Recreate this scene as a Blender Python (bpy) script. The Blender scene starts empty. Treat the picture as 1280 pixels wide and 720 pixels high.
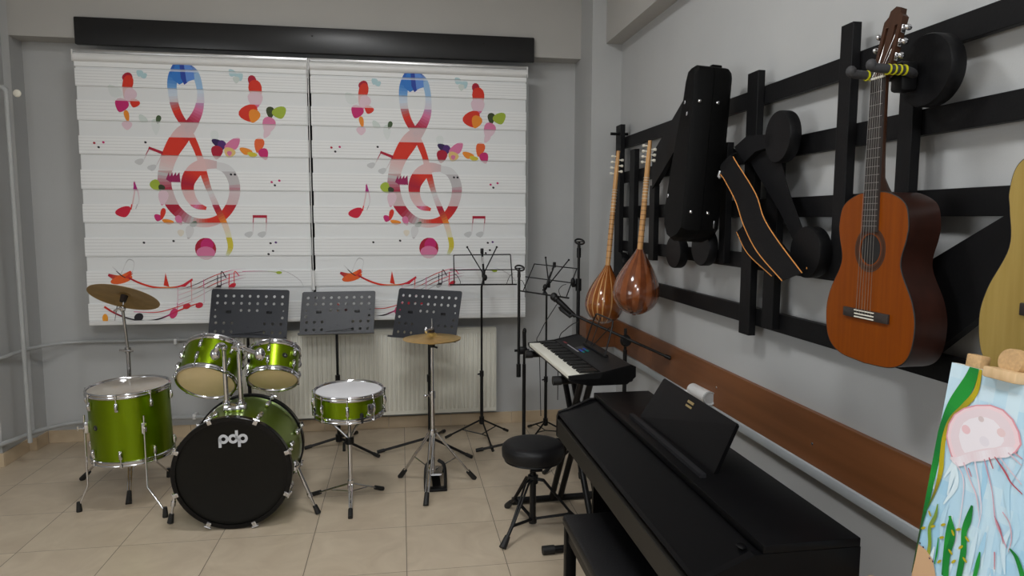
import bpy, bmesh, math, random
from mathutils import Vector as V, Matrix as M
random.seed(7)
S = bpy.context.scene
COL = S.collection
PI = math.pi
S.view_settings.view_transform = 'Standard'
S.view_settings.look = 'None'
S.view_settings.gamma = 1.0
S.view_settings.use_curve_mapping = False
S.view_settings.exposure = 0.0

# ------------------------------------------------------------------ materials
def sl(r, g, b):
    f = lambda c: (c/255/12.92) if c/255 <= .04045 else ((c/255+.055)/1.055)**2.4
    return (f(r), f(g), f(b))
def mat(name, col, rough=.5, metal=0., var=.06, scale=12., bump=0., bscale=60., coat=0., spec=.5, stretch=None, trans=0., emit=None):
    m = bpy.data.materials.new(name); m.use_nodes = True
    nt = m.node_tree; N = nt.nodes; L = nt.links
    b = N['Principled BSDF']
    tc = N.new('ShaderNodeTexCoord'); mp = N.new('ShaderNodeMapping'); L.new(tc.outputs['Object'], mp.inputs['Vector'])
    if stretch: mp.inputs['Scale'].default_value = stretch
    n = N.new('ShaderNodeTexNoise'); n.inputs['Scale'].default_value = scale; n.inputs['Detail'].default_value = 4
    L.new(mp.outputs[0], n.inputs['Vector'])
    cr = N.new('ShaderNodeValToRGB')
    cr.color_ramp.elements[0].position = .3; cr.color_ramp.elements[1].position = .7
    cr.color_ramp.elements[0].color = tuple(max(0, c*(1-var)) for c in col)+(1,)
    cr.color_ramp.elements[1].color = tuple(min(1, c*(1+var)) for c in col)+(1,)
    L.new(n.outputs['Fac'], cr.inputs['Fac']); L.new(cr.outputs['Color'], b.inputs['Base Color'])
    b.inputs['Roughness'].default_value = rough; b.inputs['Metallic'].default_value = metal
    b.inputs['Specular IOR Level'].default_value = spec
    if coat: b.inputs['Coat Weight'].default_value = coat; b.inputs['Coat Roughness'].default_value = .06
    if trans: b.inputs['Transmission Weight'].default_value = trans
    if bump:
        n2 = N.new('ShaderNodeTexNoise'); n2.inputs['Scale'].default_value = bscale; n2.inputs['Detail'].default_value = 6
        L.new(mp.outputs[0], n2.inputs['Vector'])
        bp = N.new('ShaderNodeBump'); bp.inputs['Strength'].default_value = bump; bp.inputs['Distance'].default_value = .004
        L.new(n2.outputs['Fac'], bp.inputs['Height']); L.new(bp.outputs[0], b.inputs['Normal'])
    if emit:
        b.inputs['Emission Color'].default_value = (1, .97, .92, 1); b.inputs['Emission Strength'].default_value = emit
    return m
def wood(name, c1, c2, rough, scale, stretch, coat=0., spec=.5):
    m = mat(name, c1, rough, 0, 0, scale, stretch=stretch, coat=coat, spec=spec)
    nt = m.node_tree
    cr = [n for n in nt.nodes if n.type == 'VALTORGB'][0]
    cr.color_ramp.elements[0].color = c1+(1,); cr.color_ramp.elements[1].color = c2+(1,)
    return m
def attr_mat(name, rough=.6, spec=.3):
    m = bpy.data.materials.new(name); m.use_nodes = True
    nt = m.node_tree; b = nt.nodes['Principled BSDF']
    a = nt.nodes.new('ShaderNodeAttribute'); a.attribute_name = 'print'
    n = nt.nodes.new('ShaderNodeTexNoise'); n.inputs['Scale'].default_value = 90
    tc = nt.nodes.new('ShaderNodeTexCoord'); nt.links.new(tc.outputs['Object'], n.inputs['Vector'])
    bp = nt.nodes.new('ShaderNodeBump'); bp.inputs['Strength'].default_value = .08; bp.inputs['Distance'].default_value = .002
    nt.links.new(n.outputs['Fac'], bp.inputs['Height']); nt.links.new(bp.outputs[0], b.inputs['Normal'])
    nt.links.new(a.outputs['Color'], b.inputs['Base Color'])
    b.inputs['Roughness'].default_value = rough; b.inputs['Specular IOR Level'].default_value = spec
    return m

WALL = mat('wall paint', sl(182,183,183), .75, 0, .025, 2.5, .12, 220, spec=.25)
BEAMP = mat('beam paint', sl(178,176,172), .75, 0, .02, 2.5, .12, 220, spec=.25)
CEIL = mat('ceiling paint', sl(205,204,200), .8, 0, .02, 3)
SKIRT = mat('skirting tile', sl(196,176,148), .35, 0, .06, 7, spec=.4)
BLACKP = mat('black pelmet lacquer', (.012,.012,.013), .33, 0, .1, 5, spec=.5)
RACK = mat('black painted wood', (.0045,.0045,.0052), .5, 0, .2, 9, .1, 90, spec=.22)
WHITE = mat('white plastic', sl(225,225,224), .35, 0, .02, 10)
GREYP = mat('grey painted pipe', sl(168,170,170), .45, 0, .03, 10)
RADI = mat('radiator enamel', sl(222,220,208), .35, 0, .02, 6)
GLASS = mat('dark window glass', (.01,.011,.013), .05, 0, .1, 3, spec=.6)
ALU = mat('aluminium', (.6,.6,.6), .35, .9, .05, 20)
CHROME = mat('chrome', (.62,.62,.64), .12, 1., .04, 25)
DCHROME = mat('worn chrome', (.4,.4,.41), .25, 1., .08, 25)
GREEN = mat('lime sparkle wrap', sl(116,142,0), .32, .85, .10, 420, coat=.12)
HEADC = mat('clear drum head', sl(226,204,158), .2, 0, .08, 5, spec=.5)
HEADF = mat('smoky clear batter head', sl(176,168,156), .14, 0, .14, 5, spec=.5)
HEADW = mat('coated white drum head', sl(226,226,230), .5, 0, .02, 10)
HEADB = mat('black drum head', (.0045,.0042,.0032), .45, 0, .15, 5, spec=.2)
HOOPB = mat('black drum hoop', (.003,.003,.0034), .25, 0, .1, 5, spec=.25)
LOGO = mat('silver print', sl(190,192,196), .5, 0, .02, 9)
RUBBER = mat('black rubber', (.008,.008,.008), .6, 0, .1, 20)
BLKM = mat('black steel', (.005,.005,.0055), .4, 0, .1, 20, spec=.3)
DESKM = mat('charcoal powder coat', sl(50,52,58), .42, 0, .06, 60, .06, 300)
BRASS = mat('cymbal bronze', sl(196,162,92), .36, .8, .12, 30, .2, 40)
BRASSD = mat('dull cymbal bronze', sl(168,140,92), .5, .6, .12, 18, .2, 40)
FELT = mat('dark felt', (.02,.012,.01), .9)
VINYL = mat('black vinyl', (.006,.006,.007), .45, 0, .1, 30, .25, 160, spec=.3)
PIANO = mat('black satin piano', (.0024,.0024,.0029), .38, 0, .08, 8, spec=.11)
PFRONT = mat('black grained piano panel', (.011,.0098,.0078), .5, 0, .12, 8, spec=.3, stretch=(1,.1,1))
KEYB = mat('black keyboard plastic', (.006,.006,.0065), .45, 0, .1, 30, spec=.25)
KEYP = mat('grey keyboard panel', (.012,.012,.014), .5, 0, .1, 30, spec=.3)
WKEY = mat('white key', sl(232,230,218), .3, 0, .01, 10)
BKEY = mat('black key', (.006,.006,.006), .3)
BLUEB = mat('blue button', sl(50,70,170), .5)
TEALB = mat('teal button', sl(20,130,120), .5)
REDB = mat('dull red print', sl(120,40,46), .5)
GREYB = mat('grey print', sl(150,150,155), .5)
PLANK = wood('brown laminate', sl(112,68,36), sl(132,82,48), .45, 6, (1,.12,3))
CEDAR = wood('orange cedar soundboard', sl(116,52,0), sl(128,62,1), .4, 8, (1,9,.5), 0., .2)
SPRUCE = wood('pale spruce soundboard', sl(150,126,62), sl(162,138,74), .4, 8, (1,9,.5), .1)
ROSEW = wood('dark rosewood', sl(38,21,16), sl(50,27,21), .3, 8, (4,4,.4), .15, .35)
MAHOG = wood('mahogany headstock', sl(52,31,19), sl(68,41,26), .4, 8, (4,4,.4), 0., .25)
FRETB = mat('ebony fingerboard', sl(44,38,36), .5, 0, .1, 30)
SAZB = wood('saz bowl light rib', sl(128,66,22), sl(148,82,30), .16, 10, (3,3,.5), .8)
SAZD = wood('saz bowl dark rib', sl(92,48,26), sl(118,64,36), .16, 10, (3,3,.5), .8)
SAZM = wood('saz bowl middle rib', sl(124,68,36), sl(144,82,46), .16, 10, (3,3,.5), .8)
SAZN = wood('saz neck wood', sl(190,140,84), sl(206,158,100), .4, 10, (3,3,.5), .2)
BONE = mat('bone white', sl(224,220,206), .4)
YELLOW = mat('yellow rubber', sl(200,196,20), .5)
GREYR = mat('dark grey foam', sl(52,52,54), .7)
CASE = mat('black case cloth', (.0022,.0022,.0022), .55, 0, .2, 60, .3, 300, spec=.10)
STRAP = mat('black strap webbing', (.006,.006,.007), .6, 0, .1, 60, .3, 300, spec=.2)
PIPING = mat('orange piping', sl(210,140,70), .6)
EASEL = wood('beech easel', sl(196,164,122), sl(212,182,142), .55, 9, (6,6,1))
BEECH = mat('end grain', sl(190,156,112), .6, 0, .12, 160)
STEELS = mat('steel string', (.42,.41,.39), .35, .9)
GOLD = mat('gold lettering', sl(160,140,95), .4, .3)
LAMP = mat('lamp diffuser', (.9,.9,.9), .5, emit=12.0)
PRINT = attr_mat('printed zebra fabric')
PAINT = attr_mat('painted canvas', .55, .35)

# ------------------------------------------------------------------ helpers
ORI = {}
class MB:
    def __init__(s): s.b = bmesh.new()
    def face(s, pts, mi=0):
        f = s.b.faces.new([s.b.verts.new(p) for p in pts]); f.material_index = mi; return f
    def box(s, c, d, R=None, bev=0., mi=0):
        vs = bmesh.ops.create_cube(s.b, size=1)['verts']
        bmesh.ops.scale(s.b, vec=V(d), verts=vs)
        es = list({e for v in vs for e in v.link_edges})
        if bev:
            r = bmesh.ops.bevel(s.b, geom=es, offset=bev, segments=2, affect='EDGES', profile=.5)
            vs = list({v for f in r['faces'] for v in f.verts} | {v for v in vs if v.is_valid})
            seen = set(vs); st = list(vs)
            while st:
                v = st.pop()
                for e in v.link_edges:
                    o = e.other_vert(v)
                    if o not in seen: seen.add(o); st.append(o)
            vs = list(seen)
        T = M.Translation(V(c)) @ (R.to_4x4() if R else M.Identity(4))
        bmesh.ops.transform(s.b, matrix=T, verts=vs)
        for f in {f for v in vs for f in v.link_faces}: f.material_index = mi
        return s
    def tube(s, pts, r, n=8, closed=False, mi=0, cap=True):
        pts = [V(p) for p in pts]; k = len(pts)
        rs = r if isinstance(r, (list, tuple)) else [r]*k
        T0 = None; rings = []; N0 = None
        for i in range(k):
            if closed: t = (pts[(i+1) % k]-pts[i-1])
            elif i == 0: t = pts[1]-pts[0]
            elif i == k-1: t = pts[-1]-pts[-2]
            else: t = (pts[i+1]-pts[i]).normalized()+(pts[i]-pts[i-1]).normalized()
            t = t.normalized() if t.length > 1e-9 else V((0,0,1))
            if N0 is None:
                a = V((0,0,1)) if abs(t.z) < .9 else V((1,0,0))
                N0 = t.cross(a).normalized()
            else:
                N0 = (N0-t*N0.dot(t)).normalized()
            B0 = t.cross(N0)
            rings.append([s.b.verts.new(pts[i]+(N0*math.cos(2*PI*j/n)+B0*math.sin(2*PI*j/n))*rs[i]) for j in range(n)])
        for i in range(k if closed else k-1):
            a, b = rings[i], rings[(i+1) % k]
            for j in range(n):
                f = s.b.faces.new([a[j], a[(j+1) % n], b[(j+1) % n], b[j]]); f.material_index = mi
        if cap and not closed:
            f = s.b.faces.new(rings[0][::-1]); f.material_index = mi
            f = s.b.faces.new(rings[-1]); f.material_index = mi
        return s
    def lathe(s, prof, T, n=40, mi=0, cap=True):
        # prof: (radius, height) pairs; T maps local z axis
        rings = []
        for (r, h) in prof:
            if r < 1e-6: rings.append([s.b.verts.new(T @ V((0,0,h)))])
            else: rings.append([s.b.verts.new(T @ V((r*math.cos(2*PI*j/n), r*math.sin(2*PI*j/n), h))) for j in range(n)])
        for a, b in zip(rings[:-1], rings[1:]):
            for j in range(n):
                j2 = (j+1) % n
                if len(a) == 1 and len(b) == 1: continue
                if len(a) == 1: vs = [a[0], b[j2], b[j]]
                elif len(b) == 1: vs = [a[j], a[j2], b[0]]
                else: vs = [a[j], a[j2], b[j2], b[j]]
                f = s.b.faces.new(vs); f.material_index = mi
        return s
    def cyl(s, a, b, r, n=16, r2=None, mi=0): return s.tube([a, b], [r, r if r2 is None else r2], n, mi=mi)
    def ball(s, c, r, sc=(1,1,1), n=16, R=None, mi=0):
        vs = bmesh.ops.create_uvsphere(s.b, u_segments=n, v_segments=max(6, n//2), radius=r)['verts']
        T = M.Translation(V(c)) @ (R.to_4x4() if R else M.Identity(4)) @ M.Diagonal((*sc, 1))
        bmesh.ops.transform(s.b, matrix=T, verts=vs)
        for f in {f for v in vs for f in v.link_faces}: f.material_index = mi
        return s
    def prism(s, poly, d, mi=0):
        d = V(d); a = [s.b.verts.new(V(p)) for p in poly]; b = [s.b.verts.new(V(p)+d) for p in poly]
        k = len(a)
        fs = [s.b.faces.new(a[::-1]), s.b.faces.new(b)]
        for i in range(k): fs.append(s.b.faces.new([a[i], a[(i+1) % k], b[(i+1) % k], b[i]]))
        for f in fs: f.material_index = mi
        return s
    def holed(s, outer, holes, d, mi=0):
        # flat plate with holes: 3-D loops, extruded by d
        es = []; vall = []
        for lp in [outer]+holes:
            vs = [s.b.verts.new(V(p)) for p in lp]; vall += vs
            es += [s.b.edges.new((vs[i], vs[(i+1) % len(vs)])) for i in range(len(vs))]
        r = bmesh.ops.triangle_fill(s.b, edges=es, use_beauty=True)
        fs = [g for g in r['geom'] if isinstance(g, bmesh.types.BMFace)]
        e = bmesh.ops.extrude_face_region(s.b, geom=fs)
        bmesh.ops.translate(s.b, vec=V(d), verts=[g for g in e['geom'] if isinstance(g, bmesh.types.BMVert)])
        for f in s.b.faces: f.material_index = mi
        return s
    def build(s, name, mats, parent=None, loc=None, ang=40, raw=False, smooth=True):
        o0 = ORI[parent.name] if parent is not None else V(loc or (0,0,0))
        if not raw:
            bmesh.ops.recalc_face_normals(s.b, faces=s.b.faces)
        bmesh.ops.translate(s.b, vec=-o0, verts=s.b.verts)
        me = bpy.data.meshes.new(name); s.b.to_mesh(me); s.b.free()
        for m in (mats if isinstance(mats, (list, tuple)) else [mats]): me.materials.append(m)
        if smooth:
            me.polygons.foreach_set('use_smooth', [True]*len(me.polygons)); me.set_sharp_from_angle(angle=math.radians(ang))
        o = bpy.data.objects.new(name, me); COL.objects.link(o)
        if parent is not None: o.parent = parent
        else: o.location = o0
        ORI[o.name] = o0
        return o
def thing(name, label, cat, loc, group=None):
    o = bpy.data.objects.new(name, None); COL.objects.link(o); o.location = loc; o.empty_display_size = .05
    o['label'] = label; o['category'] = cat
    if group: o['group'] = group
    ORI[o.name] = V(loc)
    return o
def tag(o, label, cat, group=None):
    o['label'] = label; o['category'] = cat
    if group: o['group'] = group
    return o
def struct(o): o['kind'] = 'structure'; return o
def frame(origin, axis, xdir=None):
    z = V(axis).normalized(); x = V(xdir) if xdir is not None else (V((1,0,0)) if abs(z.x) < .9 else V((0,1,0)))
    x = (x-z*x.dot(z)).normalized(); y = z.cross(x)
    return M(((x.x,y.x,z.x,origin[0]),(x.y,y.y,z.y,origin[1]),(x.z,y.z,z.z,origin[2]),(0,0,0,1)))
def rot3(axis, xdir=None): return frame((0,0,0), axis, xdir).to_3x3()
def bez(pts, n=8):
    # Catmull-Rom through points
    P = [V(p) for p in pts]; out = []
    for i in range(len(P)-1):
        p0 = P[i-1] if i else P[0]*2-P[1]; p1 = P[i]; p2 = P[i+1]; p3 = P[i+2] if i+2 < len(P) else P[-1]*2-P[-2]
        for k in range(n):
            t = k/n
            out.append(.5*((2*p1)+(p2-p0)*t+(2*p0-5*p1+4*p2-p3)*t*t+(-p0+3*p1-3*p2+p3)*t**3))
    out.append(P[-1]); return out


# ------------------------------------------------------------------ camera
cam = bpy.data.cameras.new('camera'); cam.sensor_width = 36; cam.lens = 24.0704; cam.clip_start = .02
co = bpy.data.objects.new('camera', cam); COL.objects.link(co); S.camera = co
co.matrix_world = M([[0.9872, 0.0126, -0.1593, 0.0], [-0.1597, 0.0993, -0.9822, 0.0], [0.0034, 0.995, 0.1, 1.6]]+[[0,0,0,1]])

# ------------------------------------------------------------------ room shell
W, D = 1.545, 5.22
def tile_material():
    m = bpy.data.materials.new('beige floor tile'); m.use_nodes = True
    nt = m.node_tree; N = nt.nodes; L = nt.links; b = N['Principled BSDF']
    tc = N.new('ShaderNodeTexCoord'); sx = N.new('ShaderNodeSeparateXYZ'); L.new(tc.outputs['Object'], sx.inputs[0])
    def mth(op, a, b_=None):
        n = N.new('ShaderNodeMath'); n.operation = op
        for i, q in enumerate((a, b_)):
            if q is None: continue
            if isinstance(q, (int, float)): n.inputs[i].default_value = q
            else: L.new(q, n.inputs[i])
        return n.outputs[0]
    lines = []; cells = []
    for ax, off in ((0, .0079), (1, 3.0148)):
        q = mth('DIVIDE', mth('SUBTRACT', sx.outputs[ax], off), .46187)
        fr = mth('FRACT', q); cells.append(mth('FLOOR', q))
        lines.append(mth('LESS_THAN', mth('MINIMUM', fr, mth('SUBTRACT', 1., fr)), .0042 if ax == 0 else .0030))
    grout = mth('MAXIMUM', lines[0], lines[1])
    cx = N.new('ShaderNodeCombineXYZ'); L.new(cells[0], cx.inputs[0]); L.new(cells[1], cx.inputs[1])
    wn = N.new('ShaderNodeTexWhiteNoise'); L.new(cx.outputs[0], wn.inputs['Vector'])
    n1 = N.new('ShaderNodeTexNoise'); n1.inputs['Scale'].default_value = 5; n1.inputs['Detail'].default_value = 6; n1.inputs['Distortion'].default_value = 1.2
    va = N.new('ShaderNodeVectorMath'); va.operation = 'ADD'; L.new(tc.outputs['Object'], va.inputs[0]); L.new(wn.outputs['Color'], va.inputs[1])
    L.new(va.outputs[0], n1.inputs['Vector'])
    cr = N.new('ShaderNodeValToRGB'); cr.color_ramp.elements[0].position = .3; cr.color_ramp.elements[1].position = .72
    cr.color_ramp.elements[0].color = sl(184,168,146)+(1,); cr.color_ramp.elements[1].color = sl(200,185,163)+(1,)
    L.new(n1.outputs['Fac'], cr.inputs[0])
    mx = N.new('ShaderNodeMix'); mx.data_type = 'RGBA'
    L.new(grout, mx.inputs['Factor']); L.new(cr.outputs[0], mx.inputs['A']); mx.inputs['B'].default_value = sl(110,100,86)+(1,)
    L.new(mx.outputs['Result'], b.inputs['Base Color'])
    b.inputs['Roughness'].default_value = .34; b.inputs['Specular IOR Level'].default_value = .45
    bp = N.new('ShaderNodeBump'); bp.inputs['Strength'].default_value = .3; bp.inputs['Distance'].default_value = .002; bp.invert = True
    L.new(grout, bp.inputs['Height']); L.new(bp.outputs[0], b.inputs['Normal'])
    return m
TILE = tile_material()
def slab(name, lo, hi, m):
    b = MB(); b.box([(a+c)/2 for a, c in zip(lo, hi)], [c-a for a, c in zip(lo, hi)])
    return struct(b.build(name, m, smooth=False))
slab('floor', (-3.5,-3.2,-.1), (W+.2,D+.2,0), TILE)
slab('ceiling', (-3.5,-3.2,3.7), (W+.2,D+.2,3.8), CEIL)
slab('wall_back', (-3.5,D,0), (W+.2,D+.2,3.7), WALL)
slab('wall_right', (W,-3.2,0), (W+.2,D,3.7), WALL)
slab('wall_left', (-3.5,-3.2,0), (-3.3,D,3.7), WALL)
slab('wall_front', (-3.3,-3.2,0), (W,-3.0,3.7), WALL)
slab('wall_back_pillar_left', (-3.3,4.75,0), (-2.55,D,3.7), WALL)
slab('wall_back_return_left', (-2.55,5.06,0), (-2.505,D,3.7), WALL)
slab('wall_back_pillar_right', (1.33,4.75,0), (W,D,3.7), WALL)
slab('ceiling_beam_back', (-2.505,5.06,2.78), (1.33,D,3.7), BEAMP)
slab('ceiling_beam_right', (1.429,-3.0,2.82), (W,4.75,3.7), BEAMP)
# skirting tiles
def skirt(name, runs):
    b = MB()
    for (x0,y0,x1,y1) in runs: b.box(((x0+x1)/2,(y0+y1)/2,.045), (x1-x0,y1-y0,.09), bev=.002)
    return struct(b.build(name, SKIRT, smooth=False))
def tiles(a, b, step=.46): 
    n = max(1, round(abs(b-a)/step)); return [(a+(b-a)*i/n, a+(b-a)*(i+1)/n) for i in range(n)]
skirt('baseboard_back', [(a+.001,D-.012,c-.001,D) for a, c in tiles(-2.493,1.32)]
      + [(-2.55,5.048,-2.493,5.06), (-2.505,5.06,-2.493,D-.012), (-2.55,4.75,-2.538,5.048)]
      + [(a,4.738,c-.001,4.75) for a, c in tiles(-3.3,-2.538)] + [(1.33,4.738,W,4.75), (1.318,4.75,1.33,D-.012)])
skirt('baseboard_right', [(W-.012,a+.001,W,c-.001) for a, c in tiles(-3.0,4.738)])
skirt('baseboard_left', [(-3.3,a+.001,-3.288,c-.001) for a, c in tiles(-3.0,4.738)])

# laminate rail round the pillar and along the right wall, white cable trunking below it
b = MB()
ys = [-3.0, -.9, 1.55, 4.0, 4.728]
for a, c in zip(ys[:-1], ys[1:]): b.box((W-.011,(a+c)/2,.779), (.022,c-a-.002,.202), bev=.002)
b.box(((1.308+W)/2,4.739,.779), (W-1.308,.022,.202), bev=.002)
b.box((1.319,4.86,.779), (.022,.22,.202), bev=.002)
for y, z in ((1.62,.75),(1.53,.835),(1.53,.72),(2.3,.76),(3.1,.78)):
    b.ball((W-.022,y,z), .006, (.4,1,1), 10, mi=1)
struct(b.build('trim_1', [PLANK, DCHROME], smooth=False))
b = MB(); b.box((W-.016,.86,.658), (.032,7.7,.04), bev=.004)
struct(b.build('trim_2', mat('grey white trunking', sl(178,184,188), .45, 0, .02, 10)))

# window behind the blinds
wn = thing('window_1', 'dark window behind the printed blinds', 'window', (-.55,D-.03,1.0)); del wn['label']; del wn['category']; struct(wn)
b = MB()
for x0, x1, z0, z1 in ((-2.0,.9,.95,1.02),(-2.0,.9,2.6,2.67),(-2.0,-1.93,1.02,2.6),(.83,.9,1.02,2.6),(-1.22,-1.14,1.02,2.6),(.02,.10,1.02,2.6)):
    b.box(((x0+x1)/2,D-.03,(z0+z1)/2), (x1-x0,.06,z1-z0), bev=.006)
struct(b.build('window_frame', WHITE, wn))
b = MB(); b.box((-.55,D-.02,1.81), (2.76,.01,1.58)); struct(b.build('window_pane', GLASS, wn))

# ceiling lights
def ceiling_light(x, y, sx, sy, e, label):
    t = thing('ceiling_light', label, 'ceiling light', (x,y,3.7), 'ceiling light panels')
    b = MB()
    for dx, dy, w, h in ((0,sy/2,sx+.04,.02),(0,-sy/2,sx+.04,.02),(sx/2,0,.02,sy),(-sx/2,0,.02,sy)): b.box((x+dx,y+dy,3.68), (w,h,.04))
    b.build('light_frame', WHITE, t, smooth=False)
    b = MB(); b.box((x,y,3.685), (sx-.02,sy-.02,.02)); b.build('diffuser', LAMP, t, smooth=False)
    l = bpy.data.lights.new('panel_light', 'AREA'); l.shape = 'RECTANGLE'; l.size = sx-.04; l.size_y = sy-.04; l.energy = e; l.color = (.97,1,1.03)
    lo = bpy.data.objects.new('panel_light', l); COL.objects.link(lo); lo.parent = t; lo.location = (0,0,-.05)
ceiling_light(-.45,2.6,.6,.6,19,'square ceiling light panel nearest the drum kit')
ceiling_light(-.3,.1,.6,.6,30,'square ceiling light panel above the camera')
ceiling_light(.2,-2.2,.6,.6,94,'square ceiling light panel at the back of the room')
# daylight window added unseen in the left wall to brighten the right wall
t = thing('added_window', 'window', 'window', (-3.28,.6,1.0)); del t['label']; del t['category']; struct(t)
b = MB()
for y0, y1, z0, z1 in ((-.45,1.65,.95,1.01),(-.45,1.65,2.29,2.35),(-.45,-.39,1.01,2.29),(1.59,1.65,1.01,2.29),(.57,.63,1.01,2.29)): b.box((-3.28,(y0+y1)/2,(z0+z1)/2), (.04,y1-y0,z1-z0))
struct(b.build('window_frame', WHITE, t, smooth=False))
b = MB(); b.box((-3.292,.6,1.65), (.01,2.0,1.3)); struct(b.build('window_pane', mat('added glow pane', (.8,.8,.8), .3, emit=1.2), t, smooth=False))
l = bpy.data.lights.new('added_fill_light', 'AREA'); l.shape = 'RECTANGLE'; l.size = 1.3; l.size_y = 1.9; l.energy = 26; l.color = (.94,1,1.06)  # added area light, evens out the lower right wall and pillar
lo = bpy.data.objects.new('added_fill_light', l); COL.objects.link(lo); lo.parent = t; lo.location = (.06,0,.65); lo.rotation_euler = (0,-PI/2,0)
w = bpy.data.worlds.new('world'); S.world = w; w.use_nodes = True
w.node_tree.nodes['Background'].inputs[0].default_value = (.5,.52,.55,1); w.node_tree.nodes['Background'].inputs[1].default_value = .05


# ------------------------------------------------------------------ pelmet and blinds
t = thing('pelmet', 'long black pelmet board above the two printed blinds', 'pelmet', (-.7,5.04,2.6))
b = MB(); b.box((-0.561,5.04,2.821), (3.068,.04,0.176), bev=.008); b.build('board', BLACKP, t)
for x in (-0.586, -1.75, .6):
    b = MB(); b.ball((x,5.02,2.85), .007, (1,.4,1), 12); b.build('screw', RUBBER, t)

YB = 4.99
BANDS = [[2.621, 2.585], [2.57, 2.46], [2.37, 2.241], [2.139, 2.02], [1.917, 1.791], [1.691, 1.569], [1.468, 1.342], [1.242, 1.124], [1.021, 0.903]]
XL0, XL1, XR0, XR1 = -2.084, -0.625, -0.598, 0.905
ZB0 = 0.878
def E(cx, cy, rx, ry, rot=0, n=18):
    a = math.radians(rot); return [(cx+rx*math.cos(2*PI*i/n)*math.cos(a)-ry*math.sin(2*PI*i/n)*math.sin(a), cy+rx*math.cos(2*PI*i/n)*math.sin(a)+ry*math.sin(2*PI*i/n)*math.cos(a)) for i in range(n)]
ART = []   # (colour, convex polygon) in units of the print: x right, y down
def put(c, poly): ART.append((sl(*c), poly))
def stroke(pts, ws, cols, n=6):
    P = bez([(p[0],p[1],0) for p in pts], n); k = len(P)
    Wd = bez([(w,0,0) for w in ws], n)
    for i in range(k-1):
        d0 = (P[min(i+1,k-1)]-P[max(i-1,0)]).normalized(); d1 = (P[min(i+2,k-1)]-P[i]).normalized()
        n0 = V((-d0.y,d0.x,0)); n1 = V((-d1.y,d1.x,0)); w0 = max(.2,Wd[i].x)/2; w1 = max(.2,Wd[i+1].x)/2
        q = [P[i]+n0*w0, P[i+1]+n1*w1, P[i+1]-n1*w1, P[i]-n0*w0]
        tt = i/(k-1)*(len(cols)-1); a = int(tt); fr = tt-a; c2 = cols[min(a+1,len(cols)-1)]
        put(tuple(cols[a][j]*(1-fr)+c2[j]*fr for j in range(3)), [(v.x,v.y) for v in q])
RED=(212,52,34); DRED=(168,26,52); MAG=(196,40,110); PINK=(214,120,160); GRY=(190,186,188); BLU=(52,120,200); DBL=(44,70,160); LBL=(150,185,220); ORG=(232,140,44); YEL=(206,190,60); LIM=(160,180,60); BLK=(40,38,44); LGR=(205,214,210); SKY=(176,206,212); PUR=(80,40,110)
# treble clef: loop, belly, spiral, stem, ball
stroke([(236,157),(226,140),(221,120),(222,98),(231,81),(240,83)],[9,10,11,12,11,8],[DRED,RED,LBL,BLU,DBL,BLU])
stroke([(238,82),(250,92),(255,112),(253,134),(243,153),(228,170),(214,192),(207,214),(207,236),(217,258),(236,273),(258,276),(277,268),(290,250),(294,228),(286,210),(270,203)],[8,9,8,11,15,22,19,17,17,14,11,11,11,13,14,13,8],[DBL,LBL,LBL,PINK,DRED,RED,RED,GRY,DRED,DRED,GRY,RED,RED,DRED,GRY,GRY,GRY])
stroke([(272,203),(256,203),(243,212),(235,226),(236,241),(244,253),(257,258)],[9,14,19,17,14,10,4],[DRED,RED,RED,DRED,RED,PINK,RED])
stroke([(236,156),(243,172),(250,190),(255,212),(262,236),(270,256),(278,274),(283,290),(286,306),(281,318)],[6,9,8,9,7,8,8,7,7,4],[DRED,RED,RED,RED,GRY,DRED,ORG,YEL,YEL,LGR])
put(BLU, [(222,100),(221,92),(226,82),(233,78),(236,78),(235,103),(230,106)])
put(DBL, [(231,79),(237,77),(240,103),(236,106),(232,98)])
put((96,140,214), [(236,77.5),(243,80),(248,88),(249,99),(243,101),(239,103)])
put(DRED, E(254,309,13.5,14)); put(MAG, E(256,304,8,9,30)); put(PINK, E(254,314,12,8))
for q in range(7): put((150,30,86), [(208+q*1.5,222),(212+q*2.2,213+q%2*4),(214+q*2,226)])
# butterflies and small marks
def wing(c, x, y, rx, ry, rot):
    a = math.radians(rot); q = []
    for i in range(16):
        s, k = math.sin(2*PI*i/16), math.cos(2*PI*i/16)
        u, v = rx*k*(1-.42*s), ry*1.08*s
        q.append((x+u*math.cos(a)-v*math.sin(a), y+u*math.sin(a)+v*math.cos(a)))
    put(c, q)
wing(DRED,168,101,6,7,-30); wing(RED,166,111,6,14,15); wing(PINK,168,121,7,9,30); wing(LGR,150,117,9,6,30); wing(MAG,158,133,8,8,20); wing(RED,174,130,6,5,20); wing(ORG,164,146,3,7,-10); wing(PINK,163,157,6,5,0)
wing(SKY,182,94,4,4,20); wing(SKY,187,97,4,3,-20); wing(SKY,296,90,5,4,30); wing(SKY,305,94,5,5,-20); wing(LGR,301,98,4,4,0); wing(LGR,183,149,6,4,40); wing(LGR,198,158,5,9,0); wing((70,90,60),202,149,3,5,20)
wing(DRED,322,101,5,9,-15); wing(RED,325,112,8,14,-5); wing(PINK,324,122,9,10,0); wing(RED,316,139,12,10,-25); wing(ORG,322,142,7,8,20); wing((60,70,40),343,137,5,7,0); wing(LIM,355,137,9,7,-20); wing(PINK,340,153,8,10,20); wing(PINK,337,163,4,6,30)
wing(LGR,271,168,5,7,-10); wing((50,30,80),274,176,7,4,15); wing(PUR,279,180,5,7,20); wing(DRED,273,188,7,8,10); wing(PINK,294,178,11,6,-35); wing((222,190,120),289,188,7,6,20); wing(PINK,289,189,3,3,0)
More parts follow.
